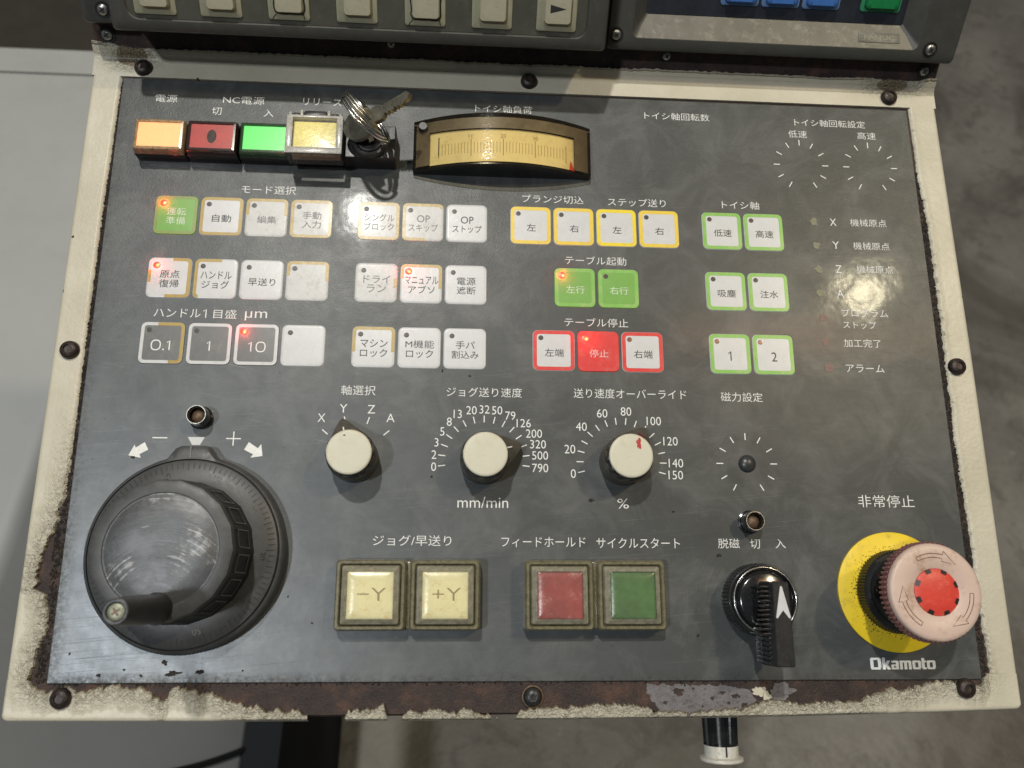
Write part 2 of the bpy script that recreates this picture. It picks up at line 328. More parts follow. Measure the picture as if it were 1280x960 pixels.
def clear_plastic(name, tint, gloss_rough=0.08, ior=1.45, haze=0.0, hcol=(0.5, 0.5, 0.45)):
    m = bpy.data.materials.new(name); m.use_nodes = True; nt = m.node_tree; nt.nodes.clear()
    out = node(nt, 'ShaderNodeOutputMaterial'); tr = node(nt, 'ShaderNodeBsdfTransparent'); tr.inputs[0].default_value = c4(tint)
    gl = node(nt, 'ShaderNodeBsdfGlossy'); gl.inputs['Roughness'].default_value = gloss_rough
    co = objco(nt); nt.links.new(bump(nt, ntex(nt, co, 0.6, 4, 0.6), 0.05), gl.inputs['Normal'])
    df = node(nt, 'ShaderNodeBsdfDiffuse'); df.inputs[0].default_value = c4(hcol)
    mh = node(nt, 'ShaderNodeMixShader')
    f = fmath(nt, 'MULTIPLY', ramp(nt, ntex(nt, co, 0.35, 6, 0.75), [(0.3, 0.5), (0.7, 1.0)]), haze)
    nt.links.new(f, mh.inputs[0]); nt.links.new(tr.outputs[0], mh.inputs[1]); nt.links.new(df.outputs[0], mh.inputs[2])
    fr = node(nt, 'ShaderNodeFresnel'); fr.inputs[0].default_value = ior
    mx = node(nt, 'ShaderNodeMixShader'); nt.links.new(fr.outputs[0], mx.inputs[0])
    nt.links.new(mh.outputs[0], mx.inputs[1]); nt.links.new(gl.outputs[0], mx.inputs[2]); nt.links.new(mx.outputs[0], out.inputs[0])
    MATS[name] = m
clear_plastic('smoked_cover', (0.90, 0.85, 0.72), 0.10, 1.45, 0.10, (0.16, 0.115, 0.075))
clear_plastic('clear_lens', (0.97, 0.96, 0.92), 0.10, 1.4, 0.02, (0.6, 0.58, 0.5))
clear_plastic('scuffed_lens', (0.93, 0.92, 0.86), 0.22, 1.4, 0.15, (0.50, 0.48, 0.44))
clear_plastic('flip_cover', (0.97, 0.96, 0.93), 0.18, 1.4, 0.10, (0.62, 0.60, 0.56))

# ------------------------------------------------------------------ mesh helpers (mm in, metres out)
def finish(me, m, smooth=35):
    if isinstance(m, (list, tuple)):
        for x in m: me.materials.append(MATS[x])
    else: me.materials.append(MATS[m])
    if smooth:
        me.polygons.foreach_set('use_smooth', [True] * len(me.polygons)); me.set_sharp_from_angle(angle=rad(smooth))
    me.update(); return me
def mesh(name, verts, faces, m, smooth=35):
    me = bpy.data.meshes.new(name)
    me.from_pydata([(v[0] * S, v[1] * S, v[2] * S) for v in verts], [], faces)
    return finish(me, m, smooth)
def obj(name, me, parent=None, loc=(0, 0, 0), rz=0.0, label=None, mat4=None):
    o = bpy.data.objects.new(name, me); COL.objects.link(o)
    if parent is not None: o.parent = parent
    if mat4 is not None: o.matrix_local = mat4
    else:
        o.location = (loc[0] * S, loc[1] * S, loc[2] * S); o.rotation_euler = (0, 0, rz)
    if label: o['label'] = label
    return o
TOPS = []
def thing(name, label, cat, loc=(0, 0, 0), me=None, group=None, world=False):
    o = bpy.data.objects.new(name, me); COL.objects.link(o)
    o.location = (loc[0] * S, loc[1] * S, loc[2] * S)
    o['label'] = label; o['category'] = cat
    if group: o['group'] = group
    if not world: TOPS.append(o)
    return o
def rrect(wd, ht, r, seg=4, sub=1):
    pts = []
    r = min(r, wd / 2 - 1e-3, ht / 2 - 1e-3)
    corners = [(wd/2 - r, ht/2 - r, 0), (-wd/2 + r, ht/2 - r, 90), (-wd/2 + r, -ht/2 + r, 180), (wd/2 - r, -ht/2 + r, 270)]
    for i, (cx, cy, a0) in enumerate(corners):
        for k in range(seg + 1):
            a = rad(a0 + 90 * k / seg); pts.append((cx + r * math.cos(a), cy + r * math.sin(a)))
        if sub > 1:
            nx = corners[(i + 1) % 4]; a = rad(nx[2]); q = (nx[0] + r * math.cos(a), nx[1] + r * math.sin(a)); p = pts[-1]
            for k in range(1, sub): pts.append((p[0] + (q[0] - p[0]) * k / sub, p[1] + (q[1] - p[1]) * k / sub))
    return pts
def loft(rings, cap0=False, cap1=True, closed=True):
    n = len(rings[0]); V = [v for r in rings for v in r]; F = []
    for i in range(len(rings) - 1):
        for k in range(n if closed else n - 1):
            a = i * n + k; b = i * n + (k + 1) % n; F.append((a, b, b + n, a + n))
    if cap0: F.append(tuple(reversed(range(n))))
    if cap1: F.append(tuple(range((len(rings) - 1) * n, len(rings) * n)))
    return V, F
def rrl(stack, seg=4, cap0=False, cap1=True):     # stack of (w, h, r, z[, dx, dy])
    rings = []
    for s in stack:
        dx, dy = (s[4], s[5]) if len(s) > 4 else (0, 0)
        rings.append([(x + dx, y + dy, s[3]) for x, y in rrect(s[0], s[1], s[2], seg)])
    return loft(rings, cap0, cap1)
def lathe(prof, n=48, cap0=False, cap1=True, flute=None, cx=0, cy=0):
    rings = []
    for j, (r, z) in enumerate(prof):
        ring = []
        for k in range(n):
            a = 2 * PI * k / n; rr = r * (flute(k, a, j) if flute else 1)
            ring.append((cx + rr * math.cos(a), cy + rr * math.sin(a), z))
        rings.append(ring)
    return loft(rings, cap0, cap1)
def join(*parts):
    V = []; F = []
    for v, f in parts:
        o = len(V); V += list(v); F += [tuple(i + o for i in q) for q in f]
    return V, F
def boxm(x0, x1, y0, y1, z0, z1):
    V = [(x, y, z) for z in (z0, z1) for y in (y0, y1) for x in (x0, x1)]
    return V, [(0, 2, 3, 1), (4, 5, 7, 6), (0, 1, 5, 4), (2, 6, 7, 3), (0, 4, 6, 2), (1, 3, 7, 5)]
def bbox(x0, x1, y0, y1, z0, z1, b=0.4, r=0.5):
    cx, cy = (x0 + x1) / 2, (y0 + y1) / 2; W_, H_ = x1 - x0, y1 - y0
    V, F = rrl([(W_, H_, r, z0), (W_, H_, r, z1 - b), (W_ - b * .6, H_ - b * .6, r, z1 - b * .3), (W_ - 2 * b, H_ - 2 * b, r, z1)], 3, True, True)
    return [(x + cx, y + cy, z) for x, y, z in V], F
def polyflat(pts, z=0.0, th=0.0):
    n = len(pts)
    if not th: return [(x, y, z) for x, y in pts], [tuple(range(n))]
    return loft([[(x, y, z) for x, y in pts], [(x, y, z + th) for x, y in pts]], False, True)
def ribbon(pts, wd, z=0.0, closed=False):
    V = []; F = []; n = len(pts)
    for i, p in enumerate(pts):
        a = Vector(pts[(i - 1) % n] if (i or closed) else pts[0]); b = Vector(pts[(i + 1) % n] if (i < n - 1 or closed) else pts[-1])
        d = (b - a); d = Vector((d[0], d[1])).normalized(); nx, ny = -d[1] * wd / 2, d[0] * wd / 2
        V += [(p[0] + nx, p[1] + ny, z), (p[0] - nx, p[1] - ny, z)]
    for i in range(n if closed else n - 1):
        a = 2 * i; b = 2 * ((i + 1) % n); F.append((a, a + 1, b + 1, b))
    return V, F
def tick(cx, cy, ang, r0, r1, wd, z=0.0):
    c, s = math.cos(ang), math.sin(ang); nx, ny = -s * wd / 2, c * wd / 2
    return [(cx + c*r0 + nx, cy + s*r0 + ny, z), (cx + c*r0 - nx, cy + s*r0 - ny, z), (cx + c*r1 - nx, cy + s*r1 - ny, z), (cx + c*r1 + nx, cy + s*r1 + ny, z)], [(0, 1, 2, 3)]
def tube(path, r, n=8, closed=False):
    P_ = [Vector(p) for p in path]; rings = []; N = len(P_)
    up = Vector((0.13, 0.37, 0.92))
    for i, p in enumerate(P_):
        d = (P_[(i + 1) % N] - P_[i - 1]) if closed else (P_[min(i + 1, N - 1)] - P_[max(i - 1, 0)])
        d.normalize(); x = d.cross(up).normalized(); y = d.cross(x)
        rings.append([tuple(p + x * (r * math.cos(2*PI*k/n)) + y * (r * math.sin(2*PI*k/n))) for k in range(n)])
    if closed:
        V, F = loft(rings + [rings[0]], False, False); return V, F
    return loft(rings, True, True)
_txt = {}
def text_mesh(body, wd, ht, m, thin=-0.004, shear=0.0, name='legend'):
    key = (body, wd, ht, m, thin)
    if key in _txt: return _txt[key]
    c = bpy.data.curves.new('t', 'FONT'); c.body = body; c.size = 1; c.offset = thin; c.resolution_u = 3; c.space_character = 1.0; c.shear = shear
    o = bpy.data.objects.new('t', c); COL.objects.link(o)
    me = bpy.data.meshes.new_from_object(o.evaluated_get(bpy.context.evaluated_depsgraph_get()))
    bpy.data.objects.remove(o); bpy.data.curves.remove(c)
    xs = [v.co.x for v in me.vertices]; ys = [v.co.y for v in me.vertices]
    x0, x1, y0, y1 = min(xs), max(xs), min(ys), max(ys)
    sy = ht / (y1 - y0); sx = wd / (x1 - x0) if wd else sy * 0.92
    for v in me.vertices:
        v.co = ((v.co.x - (x0 + x1) / 2) * sx * S, (v.co.y - (y0 + y1) / 2) * sy * S, 0)
    me.name = name; finish(me, m, 0); _txt[key] = me; return me

# ------------------------------------------------------------------ the setting (world axes)
def wbox(x0, x1, y0, y1, z0, z1, b=6): return bbox(x0, x1, y0, y1, z0, z1, b, 10)
fl = mesh('floor', [(-9000, -7000, 0), (9000, -7000, 0), (9000, 12000, 0), (-9000, 12000, 0)], [(0, 1, 2, 3)], 'floor', 0)
fo = obj('floor', fl); fo['kind'] = 'structure'
cab = thing('machine_cabinet', 'pale grey machine cabinet beside and below the left edge of the console', 'machine', (0, 0, 0), world=True)
def cab_slab(y0, y1, ins=0.0):      # cabinet section: flat top, then a long sloping side towards the console
    pr = [(-760, 20), (-760, 700), (-212, 700), (-206, 699.2), (-201, 696), (-198, 691), (-60, 452), (-58, 446), (-58, 20)]
    pr = [(x - ins * .8, z - ins) for x, z in pr]
    V, F = loft([[(x, y, z) for x, z in pr] for y in (y0, y1)], True, True)
    return V, F
obj('cabinet_body', mesh('cabinet_body', *cab_slab(-300, 757), 'machine_grey', 40), cab)
obj('rear_cover', mesh('rear_cover', *cab_slab(761, 805), 'machine_grey', 40), cab)
obj('seal', mesh('seal', *cab_slab(756, 762, 3), 'seal_black', 40), cab)
sp_ = []
for t in range(13):
    u = t / 12.0; x = -135 + 80 * u; y = 28 + 46 * u - 26 * u * (1 - u); sp_.append((x, y, 691 - (x + 198) * 239 / 138.0 + 1.5))
obj('seam_line', mesh('seam_line', *tube(sp_, 3.0, 8), 'seal_black', 40), cab, label='thin black seam line low on the sloping side')
obj('shade_strip', mesh('shade_strip', *boxm(-57.5, -22, -300, 756, 0, 449), 'shade_strip_dark', 0), cab, label='dark strip added for the shade beside the sloping side')  # dark box added to hold the shade under the console
dk = thing('shade_block', 'dark brown block added for the shade behind the pale grey cabinet at upper left', 'machine', world=True)  # dark block added in place of the shadowed floor behind the cabinet
obj('shade_box', mesh('shade_box', *wbox(-1900, -240, 860, 2400, 0, 560), 'shade_block'), dk)

# ------------------------------------------------------------------ the console
con = thing('control_console', 'worn cream steel operator console with dark grey switch panel and peeling rusty frame', 'control panel')
P0 = con
def interp(pr, x):
    if x <= pr[0][0]: return pr[0][1]
    for (a, b), (c, d) in zip(pr, pr[1:]):
        if x <= c: return b + (d - b) * (x - a) / (c - a) if c > a else d
    return pr[-1][1]
def fbm(x, y, s, seed=0.0, o=4):
    return noise.fractal(Vector((x * s, y * s, seed)), 1.0, 2.1, o, noise_basis='PERLIN_ORIGINAL')
# steel body below the paint
XL, XR, YB, YF = -14.0, 364.3, -14.0, 256.5
def ybot(x):
    e = min(x + 14.1, 364.6 - x); c = 2.6 - math.sqrt(max(0.0, 2.6 ** 2 - (2.6 - min(e, 2.6)) ** 2))
    return c + ybase(x)
def ybase(x): return interp([(-14, -13.0), (55, -13.6), (127, -14.0), (168, -14.15), (203, -14.2), (240, -14.05), (276, -13.8), (301, -13.4), (333, -12.8), (364.6, -12.0)], x)
body = rrl([(376.0, 267.0, 3, -70, 175.1, 121.5), (377.2, 268.0, 3, -2.2, 175.1, 121.9), (375.6, 266.4, 3, -1.0, 175.1, 121.9)], 4, True, True)
# skew the lower edge as it stands
body = ([(x, (y + (ybase(x) + 0.45 - (-12.0)) if y < -8 else y), z) for x, y, z in body[0]], body[1])
obj('steel_body', mesh('steel_body', *body, 'rusty_steel'), P0, label='bare rusty brown steel showing where the cream paint has peeled')
CB, SB = math.cos(rad(45)), math.sin(rad(45))
def BP(u, v, wv=0.0): return (u, YF + v * CB - wv * SB, v * SB + wv * CB)      # point on the bent upper plate
up = []
for (u0, u1, ins) in ((XL + .6, XR - .6, 0),):
    ring = []
    for wv in (-26, -2.2, -1.0):
        i = 0 if wv < -2 else 1
        ring.append([BP(u0 + i, -0.5 if wv > -3 else 24, wv), BP(u1 - i, -0.5 if wv > -3 else 24, wv), BP(u1 - i, 90, wv), BP(u0 + i, 90, wv)])
    up.append(loft(ring, True, True))
obj('upper_plate', mesh('upper_plate', *up[0], 'rusty_steel'), P0)

# paint coat: a separate skin with a jagged peeled edge
def paint_strip(name, along, outer, inner, horiz, n=14, seam=None, hid=None, label=None, mat='paint', top=0.12, blister=0.55, amp=None, rng=8.0):
    V = []; E = []; F = []; rows = n + 4; flags = []; amp = amp or (lambda x, y: 1.0)
    for s in along:
        o_, i_ = outer(s), inner(s); sg = 1 if i_ > o_ else -1; L = abs(i_ - o_)
        gone = L < 1.3; flags.append(gone)
        sm = seam(s) if seam else False
        for j in range(rows):
            if j == 0: p, z = o_, -4.0
            elif j == 1: p, z = o_, -1.6
            elif j == 2: p, z = o_ + sg * 0.35, -0.55
            elif j == 3: p, z = o_ + sg * 1.0, top - 0.05
            else:
                t = (j - 3) / (n); p = o_ + sg * (1.0 + (max(L, 1.3) - 1.0) * t); z = top
            x, y = (s, p) if horiz else (p, s)
            dist = abs(i_ - p); near = max(0.0, 1 - dist / rng) * amp(x, y)
            if sm and horiz: near = max(0.0, 1 - abs((LEFT[0][1] if x < 100 else RIGHT[0][1]) - x) / 8.0) * min(1, max(0, (y + 9) / 9)) * (0.9 if x < 100 else 0.3)
            hh = abs(fbm(x, y, 0.30, 3.1, 3))
            if j >= 3: z += near * (0.2 + blister * hh * 2.2) + 0.05 * fbm(x, y, 0.5, 9)
            if j == rows - 1 and not sm: z = -0.95
            if horiz:
                de = min(x + 14.1, 364.6 - x)
                if de < 1.0: z = min(z, -1.6 + 1.55 * math.sqrt(max(0, 1 - (1 - de) ** 2)))
            V.append((x, y, z)); E.append(near if j > 2 else 0.0)
    for a in range(len(along) - 1):
        if flags[a] or flags[a + 1]: continue
        for j in range(rows - 1):
            q = (a * rows + j, (a + 1) * rows + j, (a + 1) * rows + j + 1, a * rows + j + 1)
            flip = horiz == (outer(along[a]) < inner(along[a]))
            F.append(q if flip else tuple(reversed(q)))
    me = mesh(name, V, F, mat, 60)
    at = me.attributes.new('edge', 'FLOAT', 'POINT'); at.data.foreach_set('value', E)
    return obj(name, me, P0, label=label)
def frange(a, b, st):
    n = max(1, int(round((b - a) / st))); return [a + (b - a) * i / n for i in range(n + 1)]
BOT = [(-14.1, 1.2), (-5.5, 1.2), (-4.6, -0.6), (1.3, -3.4), (4, -1.2), (8, -1.6), (12.4, -3.0), (23.1, -0.6), (30.4, -2.3), (33, -1), (37.5, -3.8), (41.9, -6.4), (43, -5.6), (44.1, -1.4), (50.1, -2.5), (57.2, -3.2), (64.7, -6.6), (74.7, -8.3), (80, -10.4), (82.1, -9.2), (87, -10.4), (89.1, -9.0), (92, -11.0), (95, -14.2), (106, -14.2), (108, -9.5), (114, -9.8), (120.7, -8.0), (122.6, -13.8), (126, -12.6), (129.5, -10.6), (138.3, -10.0), (147.1, -11.2), (150, -9.2), (155.9, -11.4), (164, -13.6), (166, -14.6), (168.5, -14), (170.6, -10), (185.5, -9.6), (194.5, -8.8), (205, -8.4), (212.5, -8.7), (219.1, -10.4), (221.5, -11.6), (233.6, -11.8), (252, -11.0), (258.2, -9.4), (262, -8.2), (264.1, -7.4), (269.1, -7.2), (276.7, -9.0), (286.2, -8.5), (298.6, -8.8), (305.2, -6), (313.5, -3.4), (317.9, -5.0), (324.7, -2.4), (334.4, -1.2), (340.8, -1.6), (345, -3.0), (349, -2.6), (352.0, 1.2), (365, 1.2)]
def bot_in(x):
    y = interp(BOT, x)
    if -5.6 < x < 352: y += 1.2 * fbm(x, 0, 0.45, 1.7, 4) + 0.6 * fbm(x, 5, 1.2, 4.0, 3)
    return y
LEFT = [(1.2, -5.5), (12, -4.2), (16, -2.6), (20.4, -2.0), (28.9, -3.4), (31.5, -5.0), (33, -8.3), (36, -7.2), (39, -8.6), (43.2, -7.0), (45, -8.2), (49.1, -5.4), (53, -4.6), (57.9, -2.8), (61, -3.8), (66.9, -1.9), (79.1, -1.8), (104, -1.9), (130, -2.2), (189, -2.3), (247.8, -1.6)]
def left_in(y):
    a = max(0.25, min(1, (110 - y) / 60)); return interp(LEFT, y) + a * (0.9 * fbm(0, y, 0.5, 7.7, 5) + 0.4 * fbm(3, y, 2.2, 2.0, 3))
RIGHT = [(1.2, 353.0), (16.6, 353.0), (31, 352.6), (50, 352.6), (69.7, 352.6), (89.5, 351.9), (134, 352.5), (189.9, 352.5), (213.2, 351.0), (247.8, 350.6)]
def right_in(y):
    a = 1.0 if y < 200 else max(0.1, (247 - y) / 47); return interp(RIGHT, y) + a * (0.8 * fbm(8, y, 0.33, 5.5, 5) + 0.35 * fbm(9, y, 1.8, 6.0, 3))
paint_strip('paint_coat', frange(-14.1, -13.1, 0.12) + frange(-12.9, 363.4, 0.42) + frange(363.6, 364.6, 0.12), ybot, bot_in, True, seam=lambda x: x < -5.6 or x > 352.2, label='cream paint along the lower edge, bubbled and peeling')
paint_strip('paint_coat', frange(1.2, 247.8, 0.5), lambda y: -14.1 + 0.0 * y, left_in, False, label='cream paint along the left edge, leathery and peeling low down', amp=lambda x, y: min(1.0, max(0.06, (105 - y) / 50)))
paint_strip('paint_coat', frange(1.2, 247.8, 0.5), lambda y: 364.5 if y < 130 else 364.5 - 1.0 * (y - 130) / 120, right_in, False, amp=lambda x, y: 0.16 + 0.25 * max(0, 1 - y / 30), rng=3.0, label='cream paint along the right edge, chipped on its inner side')
# top strip: flat, then bent up onto the upper plate
def top_strip():
    V = []; F = []; E = []; xs = [-14.1, -14.1] + frange(-13.4, 362.8, 0.8) + [363.5, 363.5]; rows = 24
    n = len(xs)
    for i, x in enumerate(xs):
        side = i == 0 or i == n - 1
        base_v = 4.6 + 0.6 * fbm(x, 1, 0.05, 12) + 0.5 * fbm(x, 0, 0.5, 8, 4)
        if x < 3: base_v += 0.6 * (3 - x) / 5
        if x > 355: base_v += min(1.2, (x - 355) * 0.3)
        seamx = x < -1.6 or x > 350.6
        for j in range(rows):
            if j == 0: p = (x, 247.8, -1.2 if not seamx else 0.12)
            elif j <= 9:
                y = 247.8 + (254.6 - 247.8) * (j - 1) / 8 + (0.06 * fbm(x, 0, 0.6, 3) if j == 1 else 0); p = (x, y, 0.12)
            elif j <= 15:       # bend
                a = rad(45) * (j - 9) / 6; R_ = 4.6; p = (x, 254.6 + R_ * math.sin(a), 0.12 + R_ * (1 - math.cos(a)))
            else:
                v = 1.6 + (base_v - 1.6) * (j - 15) / 7
                q = BP(x, min(v, base_v), 0.15); p = q
                if j == rows - 1: p = BP(x, base_v, -1.2)
            if side: p = (p[0], p[1], p[2] - 8)
            V.append(p); E.append(max(0.75 if j > 20 else 0.0, 1.3 * math.exp(-((p[0] - 343) / 13) ** 2 - ((p[1] - 258) / 4) ** 2), 1.5 * math.exp(-((p[0] - 2) / 10) ** 2 - ((p[1] - 257) / 6) ** 2)))
    for i in range(n - 1):
        for j in range(rows - 1): F.append((i * rows + j, (i + 1) * rows + j, (i + 1) * rows + j + 1, i * rows + j + 1))
    me = mesh('paint_coat', V, F, 'paint', 60); at = me.attributes.new('edge', 'FLOAT', 'POINT'); at.data.foreach_set('value', E)
    obj('paint_coat', me, P0, label='cream paint along the top edge, folded up towards the display unit')
top_strip()
# small islands of paint and a patch of grey primer in the rust
def blob(cx, cy, rx, ry, seed, z, th=0.35, n=60, jag=0.30):
    pts = []
    for k in range(n):
        a = 2 * PI * k / n; r = 1 + jag * fbm(math.cos(a) * 1.5 + seed, math.sin(a) * 1.5, 1.0, seed, 5) * 1.6
        pts.append((cx + rx * r * math.cos(a), cy + ry * r * math.sin(a)))
    return polyflat(pts, z, th)
PR = [(219.1, -1.8), (231.3, -2.3), (246.7, -2.4), (257.4, -3.9), (260.4, -7.6), (256.9, -13.2), (246.1, -13.0), (233.9, -13.3), (223.3, -12.6), (221.0, -7.4), (217.8, -5.1)]
pp = []
for (xa, ya), (xb, yb) in zip(PR, PR[1:] + PR[:1]):
    for t in range(14):
        x = xa + (xb - xa) * t / 14; y = ya + (yb - ya) * t / 14; pp.append((x + 1.1 * fbm(x, y, 0.55, 31, 4), y + 0.9 * fbm(x, y, 0.6, 47, 4)))
obj('primer_patch', mesh('primer_patch', *polyflat(pp, -1.02, 0.06), 'grey_primer', 0), P0, label='bare patch of grey primer near the right of the lower edge')
for i, (x, y, a_, b_) in enumerate([(230.6, -4.6, 2.3, 1.3), (243.5, -7.0, .7, .6), (247.4, -5.2, 1.0, .6), (249.8, -8.8, .6, .5), (225.4, -8.4, .8, .6), (239.6, -9.9, .5, .4), (252.8, -6.4, 1.5, 1.0), (236.2, -3.6, .6, .5), (255.8, -9.8, 1.4, .8)]):
    obj('rust_spot', mesh('rust_spot', *blob(0, 0, a_, b_, 3 + i * 5.3, 0, 0.06, 30, 0.5), 'rusty_steel', 0), P0, (x, y, -0.94))
obj('primer_patch', mesh('primer_patch', *blob(270.5, -4.9, 4.6, 2.8, 5.2, -1.02, 0.12), 'grey_primer', 0), P0)
for i, (a, b, c, d) in enumerate([(261.5, -4.6, 2.6, 1.6), (264.2, -6.4, 1.8, 1.6)]):
    obj('paint_island', mesh('paint_island', *blob(a, b, c, d, 3.3 + i * 7, -1.02, 0.8), 'paint', 0), P0)
rnd = random.Random(5)
# crust of rust flakes in the gaps round the faceplate (too small to pick apart)
def crust():
    V = []; F = []
    def lump(x, y, z, r):
        o = len(V); k = 6
        for i in range(k):
            a = 2 * PI * i / k + rnd.random(); q = r * rnd.uniform(0.6, 1.2); V.append((x + q * math.cos(a), y + q * math.sin(a) * 1.4, z))
        V.append((x + rnd.uniform(-.2, .2) * r, y, z + r * rnd.uniform(0.3, 0.9)))
        for i in range(k): F.append((o + i, o + (i + 1) % k, o + k))
    for _ in range(1500):
        y = rnd.uniform(0, 246); lump(rnd.uniform(-2.6 if y > 60 else -4.0, -0.6), y, -1.0, rnd.uniform(0.2, 0.75))
    for _ in range(1500):
        y = rnd.uniform(0, 215) ; lump(rnd.uniform(349.6, 352.6), y, -1.0, rnd.uniform(0.2, 0.8))
    for _ in range(500):
        lump(rnd.uniform(2, 348), rnd.gauss(-0.7, 0.5), -1.0, rnd.uniform(0.15, 0.55))
    return V, F
cr = obj('rust_crust', mesh('rust_crust', *crust(), 'crevice_dirt', 0), P0); cr['kind'] = 'stuff'

# ------------------------------------------------------------------ faceplate and its printing
FP = [(0.2, -0.2), (349.7, -0.9), (349.3, 246.3), (-0.9, 247.2)]
def faceplate():
    n = 4; rings = []
    for ins, z in ((0, -1.0), (0, -0.25), (0.25, 0)):
        rings.append([(x + (ins if x < 100 else -ins), y + (ins if y < 100 else -ins), z) for x, y in FP])
    return loft(rings, False, True)
fp = obj('faceplate', mesh('faceplate', *faceplate(), 'faceplate', 30), P0, label='dark grey printed faceplate, rubbed and scratched')
ZP = 0.06
def legend(body, cx, cy, wd, ht, m='white_print', parent=None, z=ZP, thin=-0.005, label=None):
    return obj('legend', text_mesh(body, wd, ht, m, thin), parent or fp, (cx, cy, z), 0, label)
K = 3.75
for t in [('電源', 18.2, 237.8, 9.2, 3.6), ('NC電源', 50.9, 238.3, 17.6, 3.7), ('切', 39.9, 232.6, 4.1, 3.7), ('入', 61.9, 232.5, 4.2, 3.5),
          ('リリース', 84.5, 238.9, 16.5, 3.3), ('トイシ軸負荷', 163.8, 238.9, 25.2, 3.6), ('トイシ軸回転数', 241.7, 238.5, 29.6, 3.6),
          ('トイシ軸回転設定', 312.2, 238.0, 33, 3.6), ('低速', 296.7, 232.0, 8.6, 3.6), ('高速', 328.8, 232.4, 8.6, 3.6),
          ('モード選択', 64.6, 196.2, 22.6, 3.8), ('プランジ切込', 185.2, 196.0, 26.6, 3.7), ('ステップ送り', 221.9, 195.7, 25.4, 3.7),
          ('トイシ軸', 267.9, 196.0, 16.6, 3.7), ('テーブル起動', 203.2, 168.1, 26.2, 3.8), ('テーブル停止', 202.8, 140.5, 26.8, 3.8),
          ('ハンドル', 32.3, 140.7, 18.4, 3.7), ('目盛', 51.2, 140.7, 9.2, 3.8), ('μm', 63.5, 140.2, 8.8, 3.9), ('軸選択', 106.0, 109.9, 13.6, 4.0),
          ('ジョグ送り速度', 156.4, 109.9, 30.4, 3.9), ('送り速度オーバーライド', 216.0, 110.2, 46.6, 4.0), ('磁力設定', 262.5, 109.6, 17.6, 3.9),
          ('非常停止', 319.2, 67.3, 23.4, 4.9), ('ジョグ/早送り', 129.2, 50.9, 30, 4.0), ('フィードホールド', 179.9, 50.5, 32.8, 3.9),
          ('サイクルスタート', 217.1, 50.3, 33.0, 3.9), ('脱磁', 253.2, 50.3, 8.6, 3.8), ('切', 263.8, 50.2, 3.9, 3.7), ('入', 274.0, 50.3, 4.1, 3.5),
          ('mm/min', 156.2, 65.7, 19.8, 4.3), ('%', 211.6, 65.6, 4.5, 3.9),
          ('X', 309.0, 189.3, 2.9, 3.5), ('Y', 309.2, 178.4, 2.9, 3.5), ('Z', 309.4, 167.3, 2.7, 3.5), ('A', 309.0, 156.0, 3.0, 3.5),
          ('機械原点', 325.0, 189.4, 16.4, 3.5), ('機械原点', 325.2, 178.4, 16.4, 3.5), ('機械原点', 325.6, 167.5, 16.4, 3.5),
          ('プログラム', 318.9, 147.4, 20.4, 3.7), ('ストップ', 316.1, 142.0, 14.6, 3.4), ('加工完了', 316.4, 133.9, 16.2, 3.6), ('アラーム', 316.4, 122.8, 16.6, 3.4),
          ('X', 92.1, 98.5, 3.0, 3.4), ('Y', 100.5, 102.4, 3.0, 3.4), ('Z', 111.5, 102.2, 3.0, 3.4), ('A', 119.2, 98.8, 3.2, 3.4)]:
    legend(*t)
for s, (x, y) in zip('0 2 3 5 8 13 20 32 50 79 126 200 320 500 790'.split(), [(136.7, 79.5), (136.7, 84.3), (137.6, 89.2), (139.8, 93.6), (142.5, 97.6), (145.8, 100.8), (151.3, 102.4), (156.5, 102.8), (161.6, 102.5), (166.9, 100.4), (172.3, 97.4), (176.4, 93.2), (178.0, 88.9), (178.8, 84.4), (178.8, 79.4)]):
    legend(s, x, y, None, 3.4)
for s, (x, y) in zip('0 20 40 60 80 100 120 140 150'.split(), [(192.0, 77.3), (190.8, 87.1), (195.6, 96.3), (204.2, 101.9), (214.0, 102.8), (225.3, 99.0), (231.8, 90.8), (233.6, 81.9), (233.3, 77.1)]):
    legend(s, x, y, None, 3.5)
tk = [tick(105.7, 82.6, rad(a), 14.3, 17.2, 0.42, ZP) for a in (139.5, 106.0, 72.5, 40.0)]
obj('scale_ticks', mesh('scale_ticks', *join(*tk), 'white_print', 0), fp)
tk = [tick(156.5, 82.1, rad(187.3 - 13.86 * i), 15.4, 18.2, 0.40, ZP) for i in range(15)]
obj('scale_ticks', mesh('scale_ticks', *join(*tk), 'white_print', 0), fp)
tk = [tick(211.6, 82.0, rad(193.6 - 13.86 * i), 15.4, 18.2, 0.40, ZP) for i in range(16)]
obj('scale_ticks', mesh('scale_ticks', *join(*tk), 'white_print', 0), fp)
for cx, cy in ((297, 216.6), (328.8, 216.5), (262.7, 82.0)):
    tk = [tick(cx, cy, rad(-60 + 30 * i), 9.7, 12.5, 0.42, ZP) for i in range(11)]
    obj('scale_ticks', mesh('scale_ticks', *join(*tk), 'white_print', 0), fp, label='ring of eleven white tick marks')
obj('minus_sign', mesh('minus_sign', *tick(30.7, 89.7, 0, -2.8, 2.8, 0.45, ZP), 'white_print', 0), fp)
obj('plus_sign', mesh('plus_sign', *join(tick(58.7, 89.7, 0, -2.8, 2.8, 0.45, ZP), tick(58.7, 89.7, PI/2, -2.8, 2.8, 0.45, ZP + .01)), 'white_print', 0), fp)
obj('arrow_mark', mesh('arrow_mark', *polyflat([(19.6, 82.7), (24.3, 81.8), (23.7, 83.2), (26.8, 85.0), (25.2, 87.9), (22.0, 85.7), (21.5, 86.9)], ZP), 'white_print', 0), fp)
